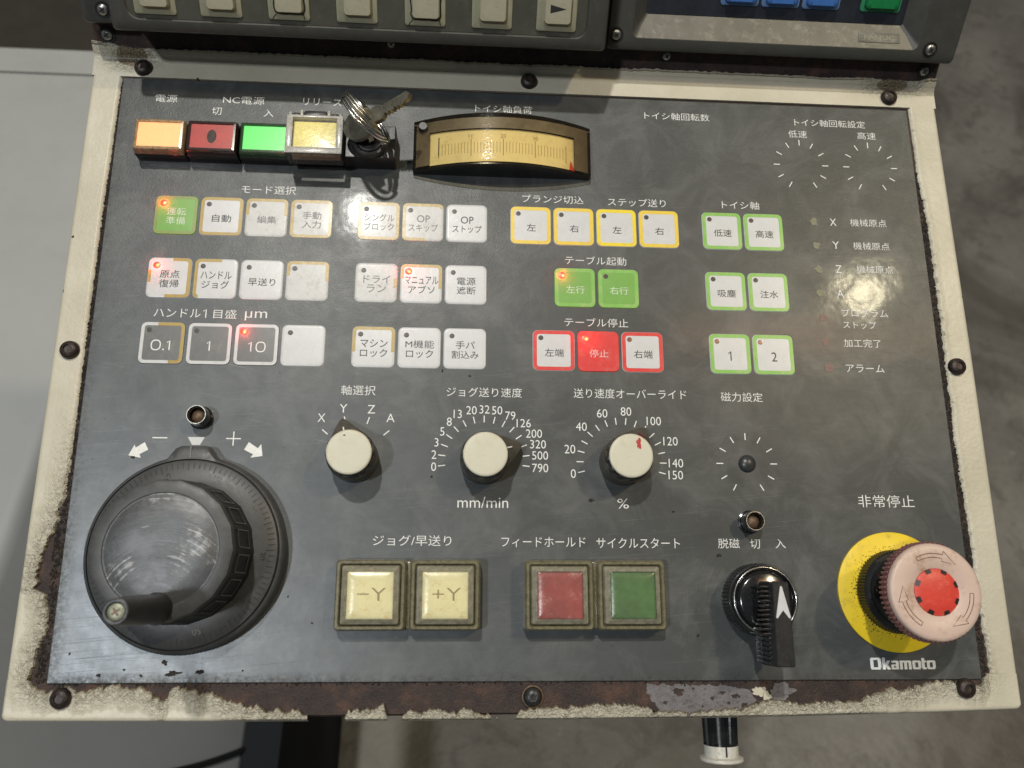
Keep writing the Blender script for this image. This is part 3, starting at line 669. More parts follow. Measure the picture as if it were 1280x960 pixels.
obj('arrow_mark', mesh('arrow_mark', *polyflat([(70.3, 83.0), (69.5, 87.7), (68.3, 86.0), (64.7, 88.4), (63.1, 85.4), (66.7, 83.6), (65.7, 82.3)], ZP), 'white_print', 0), fp)
obj('index_sticker', mesh('index_sticker', *polyflat([(41.3, 90.1), (47.8, 90.1), (46.2, 87.0), (43.2, 87.0)], 0.05, 0.15), 'white_edge', 0), fp)
obj('legend', mesh('legend', *ribbon([(-1.1, 1.0), (0, 1.8), (0, -1.8)], 0.42, 0), 'white_print', 0), fp, (43.6, 140.7, ZP))
for i, (x, y, a_, b_) in enumerate([(48.6, 10.6, .7, .6), (41.0, 6.8, 1.0, .8), (44.2, 3.0, 2.2, .9), (53.5, 3.6, 1.5, .7), (18.2, 2.6, .8, .6), (26.8, 4.4, .4, .4), (33, 2.4, .5, .4), (69, 3.9, .3, .3), (7.0, 10, .3, .4), (21.4, 82.0, .7, .5), (136, 75.6, .5, .4), (199, 66.9, .9, .6), (231.6, 62.6, .6, .3), (249.0, 45.6, .9, .6), (239.0, 15.7, .5, .5), (93.0, 20.6, .4, .3), (83.6, 30.0, .3, .3), (151.9, 130.9, .5, .4), (139.3, 118.6, .3, .5), (150.3, 116.6, .5, .3)]):
    obj('paint_chip', mesh('paint_chip', *blob(0, 0, a_, b_, i * 2.7, 0.0, 0.25, 18, 0.5), 'crevice_dirt', 0), fp, (x, y, 0.02))
# maker's name in heavy square letters
def maker_name():
    parts = []; x0, y0 = 305.8, 2.95
    def R(a, b, c, d): parts.append(polyflat([(x0 + a, y0 + b), (x0 + c, y0 + b), (x0 + c, y0 + d), (x0 + a, y0 + d)], ZP + 0.002 * (len(parts) % 7)))
    def P_(pts): parts.append(polyflat([(x0 + a, y0 + b) for a, b in pts], ZP + 0.002 * (len(parts) % 7)))
    # O
    P_([(0, .4), (.4, 0), (3.9, 0), (3.9, .8), (1.25, .8), (1.25, 3.5), (0, 3.9)]); P_([(0, 3.9), (0.0, 3.5), (1.25, 3.5), (3.0, 3.5), (3.0, .8), (3.9, .8), (4.3, .4), (4.3, 3.9), (3.9, 4.3), (.4, 4.3)])
    # k
    R(4.75, 0, 5.95, 4.3); P_([(5.95, 1.2), (6.7, 0), (8.1, 0), (6.9, 1.75), (8.0, 3.2), (6.7, 3.2), (5.95, 2.2)])
    # a
    def a_(o):
        P_([(o, .35), (o + .3, 0), (o + 1.9, 0), (o + 1.9, .65), (o + 1.1, .65), (o + 1.1, 1.2), (o + 1.9, 1.2), (o + 1.9, 1.85), (o + .3, 1.85), (o, 1.5)])
        P_([(o + 1.9, 0), (o + 3.05, 0), (o + 3.05, 2.85), (o + 2.7, 3.2), (o + .2, 3.2), (o + .2, 2.5), (o + 1.9, 2.5)])
    a_(8.2)
    # m
    o = 11.65; R(o, 0, o + 1.15, 3.2); R(o + 1.75, 0, o + 2.9, 2.5); P_([(o + 3.5, 0), (o + 4.65, 0), (o + 4.65, 2.85), (o + 4.3, 3.2), (o + 1.15, 3.2), (o + 1.15, 2.5), (o + 3.5, 2.5)])
    # o t o
    def o_(o):
        P_([(o, .35), (o + .35, 0), (o + 3.1, 0), (o + 3.1, .7), (o + 1.15, .7), (o + 1.15, 2.5), (o, 2.85)])
        P_([(o, 2.85), (o, 2.5), (o + 2.3, 2.5), (o + 2.3, .7), (o + 3.1, .7), (o + 3.45, .4), (o + 3.45, 2.85), (o + 3.1, 3.2), (o + .35, 3.2)])
    o_(16.7)
    o = 20.45; P_([(o, .4), (o + .4, 0), (o + 1.8, 0), (o + 1.8, .7), (o + 1.15, .7), (o + 1.15, 4.1), (o, 4.1)]); R(o + 1.15, 2.5, o + 1.85, 3.2)
    o_(22.5)
    return join(*parts)
obj('maker_name', mesh('maker_name', *maker_name(), 'white_print', 0), fp, label='maker name in heavy white letters')

# ------------------------------------------------------------------ membrane keys
KEYS_ME = {}
def key_body(m):
    if m not in KEYS_ME:
        KEYS_ME[m] = mesh('membrane_key', *rrl([(17.4, 17.4, 2.2, 0.0), (17.1, 17.1, 2.1, 0.28), (16.7, 16.7, 2.0, 0.38), (15.2, 15.2, 1.4, 0.40)], 4), m, 40)
    return KEYS_ME[m]
def border(m, spans=None, w0=16.9, w1=14.7):
    a = rrect(w0, w0, 2.1, 4, 12); b = rrect(w1, w1, 1.0, 4, 12); n = len(a); V = []; F = []
    for p, q in zip(a, b): V += [(p[0], p[1], 0.42), (q[0], q[1], 0.43)]
    for k in range(n):
        k2 = (k + 1) % n; x = (a[k][0] + a[k2][0]) / 2 / w0; y = (a[k][1] + a[k2][1]) / 2 / w0
        side = ('R' if x > 0 else 'L') if abs(x) > abs(y) else ('T' if y > 0 else 'B')
        t = x + 0.5 if side in 'TB' else 0.5 - y
        if spans is None or any(s[0] == side and s[1] <= t <= s[2] for s in spans): F.append((2*k, 2*k2, 2*k2 + 1, 2*k + 1))
    return mesh('border', V, F, m, 0)
LED_ME = {m: mesh('led_window', *lathe([(1.05, 0.38), (1.05, 0.46), (0.95, 0.47), (0.5, 0.47)], 20), m) for m in ('led_dark', 'led_brown')}
LIT_ME = mesh('led_window', *lathe([(1.5, 0.38), (1.4, 0.52), (0.9, 0.62)], 20), 'led_lit')
CORE_ME = mesh('led_core', *lathe([(0.75, 0.60), (0.6, 0.72), (0.3, 0.78)], 14), 'led_lit_core')
FULL = 'full'
A = 'T'; 
def S_(*a): return [(s[0], s[1], s[2]) for s in a]
C1, C2 = (27.6, 46.1, 64.6, 83.1), (111.2, 129.7, 148.2)
R1, R2, R3 = 183.4, 155.7, 128.0
KEYS = [
 (C1[0], R1, 'green_film', 'olive_edge', FULL, ['運転', '準備'], 'pale_green_print', 'lit', 'green key with lit red lamp, first in the top row'),
 (C1[1], R1, 'white_film', 'tan_edge', FULL, ['自動'], 'black_print', 0, None),
 (C1[2], R1, 'worn_white_film', 'tan_edge', S_('T01', ) if 0 else [('T', 0, 1), ('L', 0, .45), ('R', 0, .42)], ['編集'], 'faded_print', 0, None),
 (C1[3], R1, 'worn_white_film', 'tan_edge', FULL, ['手動', '入力'], 'faded_print', 0, None),
 (C2[0], R1, 'worn_white_film', 'tan_edge', FULL, ['シングル', 'ブロック'], 'faded_print', 0, 'scuffed white key with its legend half worn off'),
 (C2[1], R1, 'worn_white_film', 'tan_edge', [('T', 0, 1), ('L', 0, 1), ('B', 0, .55), ('R', 0, .12)], ['OP', 'スキップ'], 'faded_print', 0, None),
 (C2[2], R1, 'white_film', None, None, ['OP', 'ストップ'], 'black_print', 0, None),
 (C1[0], R2, 'white_film', 'tan_edge', [('T', .55, 1), ('R', 0, 1), ('B', .45, 1), ('L', .3, .65)], ['原点', '復帰'], 'black_print', 'lit', 'white key with lit red lamp, first in the middle row'),
 (C1[1], R2, 'white_film', 'tan_edge', [('T', 0, .6), ('L', 0, 1), ('B', 0, .15)], ['ハンドル', 'ジョグ'], 'black_print', 0, None),
 (C1[2], R2, 'white_film', None, None, ['早送り'], 'black_print', 0, None),
 (C1[3], R2, 'worn_white_film', 'tan_edge', [('T', 0, 1), ('L', 0, .38), ('R', 0, .48)], [], 'black_print', 0, 'blank white key with a worn tan border'),
 (C2[0], R2, 'worn_white_film', 'tan_edge', [('R', .38, .62)], ['ドライ', 'ラン'], 'faded_print', 0, None),
 (C2[1], R2, 'white_film', 'tan_edge', [('T', 0, 1), ('L', 0, .4), ('R', 0, .6)], ['マニュアル', 'アブソ'], 'black_print', 'lit', 'white key with lit red lamp, centre of the middle row'),
 (C2[2], R2, 'white_film', None, None, ['電源', '遮断'], 'black_print', 0, None),
 (C1[0], R3, 'grey_film', 'white_edge', FULL, ['0.1'], 'white_print', 0, 'grey key with white and tan border'),
 (C1[1], R3, 'grey_film', 'white_edge', FULL, ['1'], 'white_print', 0, None),
 (C1[2], R3, 'grey_film', 'white_edge', FULL, ['10'], 'white_print', 'lit', 'grey key with white border and lit red lamp'),
 (C1[3], R3, 'white_film', None, None, [], 'black_print', 0, 'blank white key without border'),
 (C2[0], R3, 'white_film', 'tan_edge', [('T', 0, 1), ('L', 0, .62), ('R', 0, .62)], ['マシン', 'ロック'], 'black_print', 0, None),
 (C2[1], R3, 'white_film', None, None, ['M機能', 'ロック'], 'black_print', 0, None),
 (C2[2], R3, 'white_film', None, None, ['手パ', '割込み'], 'black_print', 0, None),
 (175.5, R1, 'white_film', 'yellow_edge', FULL, ['左'], 'black_print', 0, None), (194, R1, 'white_film', 'yellow_edge', FULL, ['右'], 'black_print', 0, None),
 (212.5, R1, 'white_film', 'bright_yellow_edge', FULL, ['左'], 'black_print', 0, None), (231, R1, 'white_film', 'yellow_edge', FULL, ['右'], 'black_print', 0, None),
 (194, R2, 'green_film', 'green_edge', FULL, ['左行'], 'pale_green_print', 'lit', 'green key with lit lamp'), (212.5, R2, 'green_film', 'green_edge', FULL, ['右行'], 'pale_green_print', 0, 'green key with dark lamp'),
 (184.75, R3, 'white_film', 'red_edge', FULL, ['左端'], 'black_print', 0, None), (203.25, R3, 'red_film', 'red_edge', FULL, ['停止'], 'pink_print', 'lit', 'solid red key with lit red lamp'), (221.75, R3, 'white_film', 'red_edge', FULL, ['右端'], 'black_print', 'brown', None),
 (258.8, R1, 'white_film', 'green_edge', FULL, ['低速'], 'black_print', 0, None), (277.3, R1, 'white_film', 'green_edge', FULL, ['高速'], 'black_print', 0, None),
 (258.8, R2, 'white_film', 'green_edge', FULL, ['吸塵'], 'black_print', 0, None), (277.3, R2, 'white_film', 'green_edge', FULL, ['注水'], 'black_print', 0, None),
 (258.8, R3, 'white_film', 'green_edge', FULL, ['1'], 'black_print', 'brown', None), (277.3, R3, 'white_film', 'green_edge', FULL, ['2'], 'black_print', 'brown', None)]
for (x, y, m, em, sp, lines, tm, led, lab) in KEYS:
    desc = lab or ('white key with ' + {'tan_edge': 'a worn tan border', 'yellow_edge': 'an orange yellow border', 'bright_yellow_edge': 'a bright yellow border', 'red_edge': 'a red border', 'green_edge': 'a green border', 'white_edge': 'a white border', None: 'no border'}[em])
    k = obj('membrane_key', key_body(m), P0, (x, y, 0), 0, desc)
    if em:
        wide = em in ('yellow_edge', 'bright_yellow_edge', 'red_edge', 'green_edge')
        obj('border', border(em, None if sp == FULL else sp, 17.0, 13.9 if wide else 14.4), k)
        if lines == ['0.1']: obj('border', (lambda me: me)(border('tan_edge', [('T', .4, 1), ('R', 0, 1), ('B', .7, 1)], 16.9, 14.4)), k, (0, 0, 0.02))
    if led == 'lit':
        l = obj('led_window', LIT_ME, k, (-5.3, 5.3, 0), 0, 'lit red lamp')
        obj('led_core', CORE_ME, k, (-4.9, 5.1, 0))
        pl = bpy.data.lights.new('led_glow', 'POINT'); pl.energy = 0.0016; pl.color = (1.0, 0.06, 0.05); pl.shadow_soft_size = 0.0008
        po = bpy.data.objects.new('led_glow', pl); COL.objects.link(po); po.parent = k; po.location = (-5.2 * S, 5.2 * S, 2.2 * S)
    else: obj('led_window', LED_ME['led_brown' if led == 'brown' else 'led_dark'], k, (-5.3, 5.3, 0))
    n = len(lines)
    for i, s in enumerate(lines):
        cjk = not s.isascii(); L_ = len(s)
        wd = (3.9 if L_ <= 2 else 3.65 if L_ == 3 else 3.1 if L_ == 4 else 2.75) * L_ if cjk else {'OP': 5.4, '0.1': 7.4, '1': None, '10': None, '2': None}[s]
        if s == 'M機能': wd = 11.6
        ht = 3.4 if cjk else (4.0 if s != 'OP' else 3.3)
        yy = -1.0 if n == 1 else (1.5 if i == 0 else -2.6)
        thin = (0.002 if tm == 'black_print' else 0.0) if not s.startswith('M') and s != '2' else 0.0
        if s in ('1', '0.1', '10'):
            one = [(-1.0, 1.1), (0, 2.0), (0, -2.0)]; zero = [(1.75 * math.copysign(abs(math.cos(t * PI / 14)) ** .8, math.cos(t * PI / 14)), 2.0 * math.copysign(abs(math.sin(t * PI / 14)) ** .8, math.sin(t * PI / 14))) for t in range(28)]
            sh = lambda pts, dx: [(a_ + dx, b_) for a_, b_ in pts]; w_ = 0.48
            gl = {'1': [ribbon(one, w_)], '0.1': [ribbon(sh(zero, -2.4), w_, 0, True), polyflat([(.3, -2.1), (.9, -2.1), (.9, -1.5), (.3, -1.5)]), ribbon(sh(one, 2.9), w_)], '10': [ribbon(sh(one, -2.2), w_), ribbon(sh(zero, 1.6), w_, 0, True)]}[s]
            obj('legend', mesh('legend', *join(*gl), tm, 0), k, (0.2, yy, 0.47)); continue
        obj('legend', text_mesh(s, wd, ht, tm, thin), k, (0.2, yy, 0.47))

# indicator windows of the status list
for i, y in enumerate((189.2, 178.1, 167.0, 156.1, 145.0, 134.2, 122.7)):
    obj('indicator_window', mesh('indicator_window', *blob(0, 0, 1.7, 1.6, i * 3.1, 0.02, 0.10, 24, 0.3), 'indicator_olive' if i < 4 else 'indicator_pink', 0), fp, (300.5, y, 0), 0, 'faded pale indicator spot' if i < 4 else 'faded reddish indicator spot')

# ------------------------------------------------------------------ pointer knobs
def pointer_knob(x, y, ang, label, smear=False):
    k = bpy.data.objects.new('rotary_knob', None); COL.objects.link(k); k.parent = P0; k.location = (x * S, y * S, 0); k['label'] = label
    N = 72
    def tear(rc, tip, z, ztip):
        ring = []
        for i in range(N):
            a = 2 * PI * i / N - PI; c = math.cos(a)
            # hull of the circle and a blunt tip
            ta = math.acos(min(1, rc / tip)); aa = abs(a)
            if aa < ta:
                r = rc / math.cos(ta - aa) if aa < ta else rc
                r = min(r, (tip - 0.9) / max(0.2, c))
            else: r = rc
            t = max(0, (r - rc) / (tip - rc)); ring.append((r * math.cos(a), r * math.sin(a), z + (ztip - z) * t))
        return ring
    V, F = loft([tear(9.5, 16.6, 0.3, 0.3), tear(9.5, 16.7, 10.5, 4.2), tear(9.0, 16.2, 11.2, 4.9), tear(8.75, 9.2, 12.4, 12.0)], False, True)
    obj('pointer_skirt', mesh('pointer_skirt', V, F, 'knob_black', 30), k, (0, 0, 0), ang)
    V, F = lathe([(8.95, 4), (8.6, 15.9), (8.3, 16.2)], 72, False, True, lambda i, a, j: 1.0 if j == 2 else (1.035 if i % 6 < 3 else 0.985))
    obj('fluted_body', mesh('fluted_body', V, F, 'black_plastic', 30), k)
    V, F = lathe([(8.3, 15.8), (8.45, 16.1), (8.45, 16.9), (8.1, 17.25), (7.4, 17.32), (4, 17.3)], 64)
    obj('cap', mesh('cap', V, F, 'knob_cream', 50), k)
    pts = [(math.cos(ang) * r, math.sin(ang) * r) for r in (9.1, 11.2)]
    v, f = ribbon(pts, 0.55, 0); v = [(a, b, 12.35 - (math.hypot(a, b) - 9.1) * 0.93) for a, b, c in v]
    obj('pointer_line', mesh('pointer_line', v, f, 'white_print' if not smear else 'dark_red_ink', 0), k)
    if smear:
        obj('red_mark', mesh('red_mark', *blob(math.cos(ang) * 5.6, math.sin(ang) * 5.6, 0.9, 1.7, 4.2, 17.34, 0.03, 40, 0.5), 'red_ink', 0), k, label='red dab of ink on the cream cap')
        v, f = ribbon([(math.cos(ang) * r, math.sin(ang) * r) for r in (10.4, 13.6)], 3.2, 0); v = [(a, b, 12.0 - (math.hypot(a, b) - 9.2) * 1.28 + .3) for a, b, c in v]
        obj('red_stain', mesh('red_stain', v, f, 'dark_red_ink', 0), k)
    else:
        if ang > 1.5: obj('dirt_speck', mesh('dirt_speck', *blob(-1.9, 6.2, 0.5, 0.25, 1.0, 17.33, 0.05, 16), 'black_print', 0), k)
    return k
pointer_knob(105.7, 82.3, rad(108), 'cream capped pointer knob pointing up to Y')
pointer_knob(156.5, 82.1, rad(21), 'cream capped pointer knob pointing right to 320')
pointer_knob(211.9, 82.1, rad(57), 'cream capped pointer knob with a red ink dab, pointing to 100', True)

# ------------------------------------------------------------------ small bushings and plug
for x, y in ((45.9, 97.6), (261.9, 58.6)):
    k = bpy.data.objects.new('lamp_socket', None); COL.objects.link(k); k.parent = P0; k.location = (x * S, y * S, 0); k['label'] = 'black tube shaped lamp socket with a brown recessed lens'
    V, F = lathe([(4.6, 0), (4.6, 0.9), (4.0, 1.1), (3.9, 6.8), (3.75, 7.3), (3.35, 7.35), (3.1, 7.0), (3.0, 3.0)], 36, False, False)
    obj('tube', mesh('tube', V, F, 'glossy_black', 40), k)
    V, F = lathe([(3.72, 7.25), (3.66, 7.42), (3.42, 7.42), (3.32, 7.2)], 36, False, False); obj('rim', mesh('rim', V, F, 'screw_zinc', 60), k)
    V, F = lathe([(3.1, 3.0), (2.5, 4.4), (1.2, 5.2), (0.3, 5.4)], 28); obj('lens', mesh('lens', V, F, 'dull_bronze', 60), k)
V, F = lathe([(3.5, 0), (3.5, 0.5), (3.2, 0.9), (2.4, 1.5), (1.2, 1.9), (0.3, 2.0)], 36)
obj('rubber_plug', mesh('rubber_plug', V, F, 'rubber_plug', 60), P0, (262.8, 82.0, 0), 0, 'dark domed plug in the middle of the tick ring')

# ------------------------------------------------------------------ pulse handwheel
hw = bpy.data.objects.new('handwheel', None); COL.objects.link(hw); hw.parent = P0; hw.location = (46.0 * S, 45.9 * S, 0)
hw['label'] = 'large dark grey round handwheel with graduated dial and crank grip'
def base_ring():
    n = 144
    def f(k, a, j):
        d = abs((a - PI / 2 - rad(1) + PI) % (2 * PI) - PI)
        R0 = 36.4; t0 = rad(8.3); t1 = rad(14.5)
        if j > 3: return 1.0
        if d < t0: return (40.1 / math.cos(d) if j < 3 else 39.2 / math.cos(d)) / R0
        if d < t1: return 1 + (0.105 if j < 3 else 0.09) * (t1 - d) / (t1 - t0)
        return 1.0
    return lathe([(36.4, 0), (36.4, 4.2), (36.0, 5.6), (35.3, 6.4), (34.75, 6.6), (34.7, 5.9)], n, False, False, f)
obj('base_ring', mesh('base_ring', *base_ring(), 'dial_grey', 30), hw)
obj('index_line', mesh('index_line', *tick(0, 0, rad(91.5), 35.2, 39.4, 0.5, 6.72), 'dial_pale_mark', 0), hw)
V, F = lathe([(34.7, 5.6), (34.25, 5.9), (34.1, 7.1), (33.6, 7.4), (27.5, 8.4), (25, 8.6), (20, 8.6)], 120)
obj('dial_disc', mesh('dial_disc', V, F, 'dial_grey', 40), hw)
tks = []
for i in range(100):
    a = rad(91.5 - 3.6 * i); r0 = 31.0 if i % 5 else 30.2
    v, f = tick(0, 0, a, r0, 33.3, 0.42, 0); v = [(x, y, 7.4 + (33.6 - math.hypot(x, y)) * 0.164 + 0.08) for x, y, z in v]; tks.append((v, f))
obj('graduation', mesh('graduation', *join(*tks), 'dial_mark', 0), hw, label='ring of a hundred fine graduation marks')
for i in range(0, 100, 10):
    a = rad(91.5 - 3.6 * i + 14.0)
    o = obj('dial_number', text_mesh(str(i), 1.5 * len(str(i)), 2.3, 'dial_pale_mark' if i in (10, 20, 50) else 'dial_mark', 0.0, name='dial_number'), hw, (28.9 * math.cos(a), 28.9 * math.sin(a), 8.30), a - PI / 2)
NF = 18
V, F = lathe([(26.0, 8.3), (25.6, 9.5), (24.42, 28.4)], 144, False, False, lambda k, a, j: 1 - 0.016 * abs(math.sin(a * NF / 2)))
obj('wheel_side', mesh('wheel_side', V, F, 'black_plastic', 30), hw)
V, F = lathe([(24.42, 28.4), (23.9, 30.0), (22.8, 30.4), (19.6, 30.5), (19.3, 30.2)], 144, False, False, lambda k, a, j: 1 - 0.016 * abs(math.sin(a * NF / 2)) if j < 3 else 1)
obj('wheel_body', mesh('wheel_body', V, F, 'dial_grey', 30), hw)
ribs = []
for i in range(NF):     # raised outlined grips round the wheel
    a0 = 2 * PI * (i + 0.12) / NF; a1 = 2 * PI * (i + 0.88) / NF
    for (aa, ab, za, zb) in ((a0, a1, 24.6, 25.2), (a0, a1, 13.2, 13.8), (a0, a0 + .02, 13.2, 25.2), (a1 - .02, a1, 13.2, 25.2)):
        vs = []
        for z in (za, zb):
            for a in (aa, ab):
                r = (25.6 - (z - 9.5) * 0.0632) * 1.004 + 0.12; vs.append((r * math.cos(a), r * math.sin(a), z))
        ribs.append((vs, [(0, 1, 3, 2)]))
obj('grip_outlines', mesh('grip_outlines', *join(*ribs), 'dial_pale_mark', 0), hw)
V, F = lathe([(19.4, 30.2), (19.1, 30.1), (18.6, 30.35), (10, 30.35), (0.5, 30.35)], 96)
obj('turned_disc', mesh('turned_disc', V, F, 'turned_disc', 50), hw, label='scuffed grey metal disc with circular turning marks')
V, F = lathe([(5.4, 30.3), (5.2, 31.5), (4.6, 33), (4.75, 44), (4.45, 56), (4.0, 62.6), (3.8, 63.9), (3.2, 64.1), (2.7, 63.9), (2.6, 63.0)], 40, False, False)
obj('crank_grip', mesh('crank_grip', V, F, 'black_plastic', 50), hw, (0.5, -19.3, 0), 0, 'black tapered crank grip standing on the wheel')
simple('pale_screw', (0.26, 0.27, 0.20), 0.4, 0.3, 0.2, 0.4, 0.05, 2)
def phillips(r, h, slot=0.62, n=32):
    prof = [(r, 0), (r, h * .35), (r * .88, h * .75), (r * .6, h), (r * .12, h * 1.05)]
    a = lathe(prof, n); return a
def phillips_slot(r, h, z):
    o = []
    for a in (rad(35), rad(125)): o.append(tick(0, 0, a, -r * .55, r * .55, r * .26, z + (0.01 if a > 1 else 0)))
    return join(*o)
g = obj('grip_screw', mesh('grip_screw', *phillips(2.55, 0.5), 'pale_screw', 50), hw, (0.5, -19.3, 63.15), 0, 'worn pale cross head screw in the grip end')
obj('screw_slot', mesh('screw_slot', *phillips_slot(2.5, .6, 63.72), 'dull_bronze', 0), hw, (0.5, -19.3, 0))

# ------------------------------------------------------------------ guarded push buttons
def guarded_button(x, y, face_mat, label, word=None, seed=0):
    k = bpy.data.objects.new('push_button', None); COL.objects.link(k); k.parent = P0; k.location = (x * S, y * S, 0); k['label'] = label
    V, F = rrl([(26.6, 26.0, 1.6, 0), (26.2, 25.6, 1.6, 6.6), (25.6, 25.2, 1.5, 8.2), (24.6, 24.2, 1.3, 8.9), (22.9, 22.6, 1.0, 8.9), (22.2, 22.0, .9, 8.2), (21.9, 21.7, .9, 7.2)], 5, False, False)
    obj('guard', mesh('guard', V, F, 'guard_olive', 40), k)
    V, F = rrl([(21.8, 21.6, .9, 7.2), (21.4, 21.2, .9, 8.4), (20.7, 20.5, .8, 9.4), (19.9, 19.7, .7, 9.7), (17.6, 17.6, .3, 10.9), (17.2, 17.2, .3, 11.0), (16.9, 16.9, .3, 10.4)], 5, False, False)
    obj('bezel', mesh('bezel', V, F, 'guard_olive_pale', 25), k)
    V, F = rrl([(17.0, 17.0, .3, 9.6), (16.8, 16.8, .3, 9.9)], 3); obj('face', mesh('face', V, F, face_mat, 0), k)
    if word:
        q = obj('legend', text_mesh(word, 10.5, 4.6, 'brown_print', -0.01), k, (0.6, 0.2, 9.97))
    V, F = rrl([(17.3, 17.3, .3, 10.9), (16.2, 16.2, .6, 11.25), (10, 10, 1, 11.35)], 4); obj('lens', mesh('lens', V, F, 'scuffed_lens', 30), k)
    return k
guarded_button(114.9, 30.8, 'button_cream', 'cream faced square button marked minus Y', '−Y')
guarded_button(142.3, 30.8, 'button_cream', 'cream faced square button marked plus Y', '+Y')
guarded_button(184.9, 30.7, 'button_red', 'square button with blotchy faded red face')
guarded_button(212.2, 30.7, 'button_green', 'square button with dull green face')
for x in (128.6, 198.6):
    obj('grime_bridge', mesh('grime_bridge', *bbox(x - 0.9, x + 0.9, 18.6, 43.0, 0, 5.5, .5, .4), 'guard_olive'), P0)

# ------------------------------------------------------------------ lamp buttons along the top
def lamp_button(x, face, rim, label):
    k = bpy.data.objects.new('lamp_button', None); COL.objects.link(k); k.parent = P0; k.location = (x * S, 215.2 * S, 0); k['label'] = label
    V, F = rrl([(21.0, 14.9, .5, 0), (21.0, 14.9, .5, 5.4), (20.6, 14.5, .5, 5.8)], 3); obj('housing', mesh('housing', V, F, 'glossy_black', 30), k)
    V, F = rrl([(20.6, 14.6, .6, 5.7), (20.2, 14.2, .6, 8.6), (19.6, 13.6, .6, 9.2), (17.4, 11.2, .4, 9.35), (17.2, 11.0, .4, 8.9)], 4, False, False)
    obj('rim', mesh('rim', V, F, rim, 30), k)
    V, F = rrl([(17.4, 11.2, .4, 8.7), (17.2, 11.0, .4, 8.9)], 4); obj('face', mesh('face', V, F, face, 0), k)
    V, F = rrl([(19.6, 13.6, .6, 9.25), (19.0, 13.0, .9, 9.7), (9, 6, .6, 9.8)], 4); obj('lens', mesh('lens', V, F, 'clear_lens', 30), k)
    return k
lamp_button(20.4, 'lamp_amber', 'amber_rim', 'glowing orange lamp button at the left end of the row')
kr = lamp_button(41.8, 'lamp_red_off', 'red_rim', 'dark red square button with a worn oval')
pts = [(1.9 * math.cos(2*PI*i/32), 3.1 * math.sin(2*PI*i/32)) for i in range(32)]
obj('worn_oval', mesh('worn_oval', *polyflat(pts, 8.95), 'red_rim', 0), kr)
lamp_button(63.3, 'lamp_green', 'green_rim', 'glowing green lamp button')
ky = lamp_button(84.8, 'lamp_yellow', 'amber_rim', 'yellow button under a scuffed clear flip cover')
def flip_cover():
    V, F = rrl([(23.0, 17.6, .5, 6.0), (23.0, 17.6, .5, 14.6), (22.6, 17.2, .6, 15.2), (19.6, 14.2, .6, 15.35)], 4)
    return V, F
obj('flip_cover', mesh('flip_cover', *flip_cover(), 'flip_cover', 30), ky, (0.2, -0.9, 0), 0, 'scuffed clear plastic flip cover')
fr = join(bbox(-11.5, 11.5, 6.4, 7.6, 12, 15.6, .2, .3), bbox(-11.5, -9.0, -9.6, 7.4, 15.0, 15.55, .2, .3), bbox(9.0, 11.5, -9.6, 7.4, 15.0, 15.55, .2, .3), bbox(-11.5, 11.5, -9.7, -7.0, 15.0, 15.6, .2, .3))
simple('cover_edge', (0.40, 0.385, 0.345), 0.3, 0, 0.3, 0.5, 0.1, 1.5, 0.4, (0.16, 0.14, 0.12), 0.6)
obj('cover_frame', mesh('cover_frame', *fr, 'cover_edge', 30), ky, (0.2, 0, 0))
obj('hinge', mesh('hinge', *join(bbox(-4.6, 4.6, 7.4, 10.4, 8, 14.5, .6, .6), bbox(-9.4, -6.4, 7.5, 9.6, 8, 14, .5, .5), bbox(6.4, 9.4, 7.5, 9.6, 8, 14, .5, .5)), 'black_plastic', 30), ky)
obj('hinge_lug', mesh('hinge_lug', *join(bbox(-6.2, -4.9, 7.4, 10.6, 8, 14.8, .4, .4), bbox(4.9, 6.2, 7.4, 10.6, 8, 14.8, .4, .4), bbox(-11, -9.6, 7.4, 9.6, 8, 14.4, .4, .4), bbox(9.6, 11, 7.4, 9.6, 8, 14.4, .4, .4)), 'cover_edge', 30), ky)
V, F = rrl([(17.8, 12.2, .4, 9.0), (17.8, 12.2, .4, 13.4), (17.0, 11.4, .4, 13.7)], 4); obj('raised_face', mesh('raised_face', V, F, 'lamp_yellow', 0), ky, (0.1, -0.4, 0))
# key lock
lk = bpy.data.objects.new('key_lock', None); COL.objects.link(lk); lk.parent = P0; lk.location = (106.9 * S, 215.2 * S, 0); lk['label'] = 'black square key lock at the right end of the button row'
V, F = rrl([(21.6, 15.4, .5, 0), (21.6, 15.4, .5, 9.0), (20.9, 14.8, .5, 9.6), (17, 13, .6, 9.7)], 3); obj('housing', mesh('housing', V, F, 'black_plastic', 30), lk)
V, F = lathe([(7.7, 9.4), (7.7, 11.2), (7.2, 12.0), (6.0, 12.2), (5.6, 11.4), (5.4, 11.6), (5.2, 12.2), (4.6, 12.4), (2.6, 12.0), (0.6, 11.8)], 48); obj('cylinder', mesh('cylinder', V, F, 'dark_screw', 40), lk, (0.2, -0.6, 0))
obj('keyway', mesh('keyway', *tick(0, 0, rad(-45), -2.2, 2.2, 0.9, 12.45), 'glossy_black', 0), lk, (0.2, -0.6, 0))

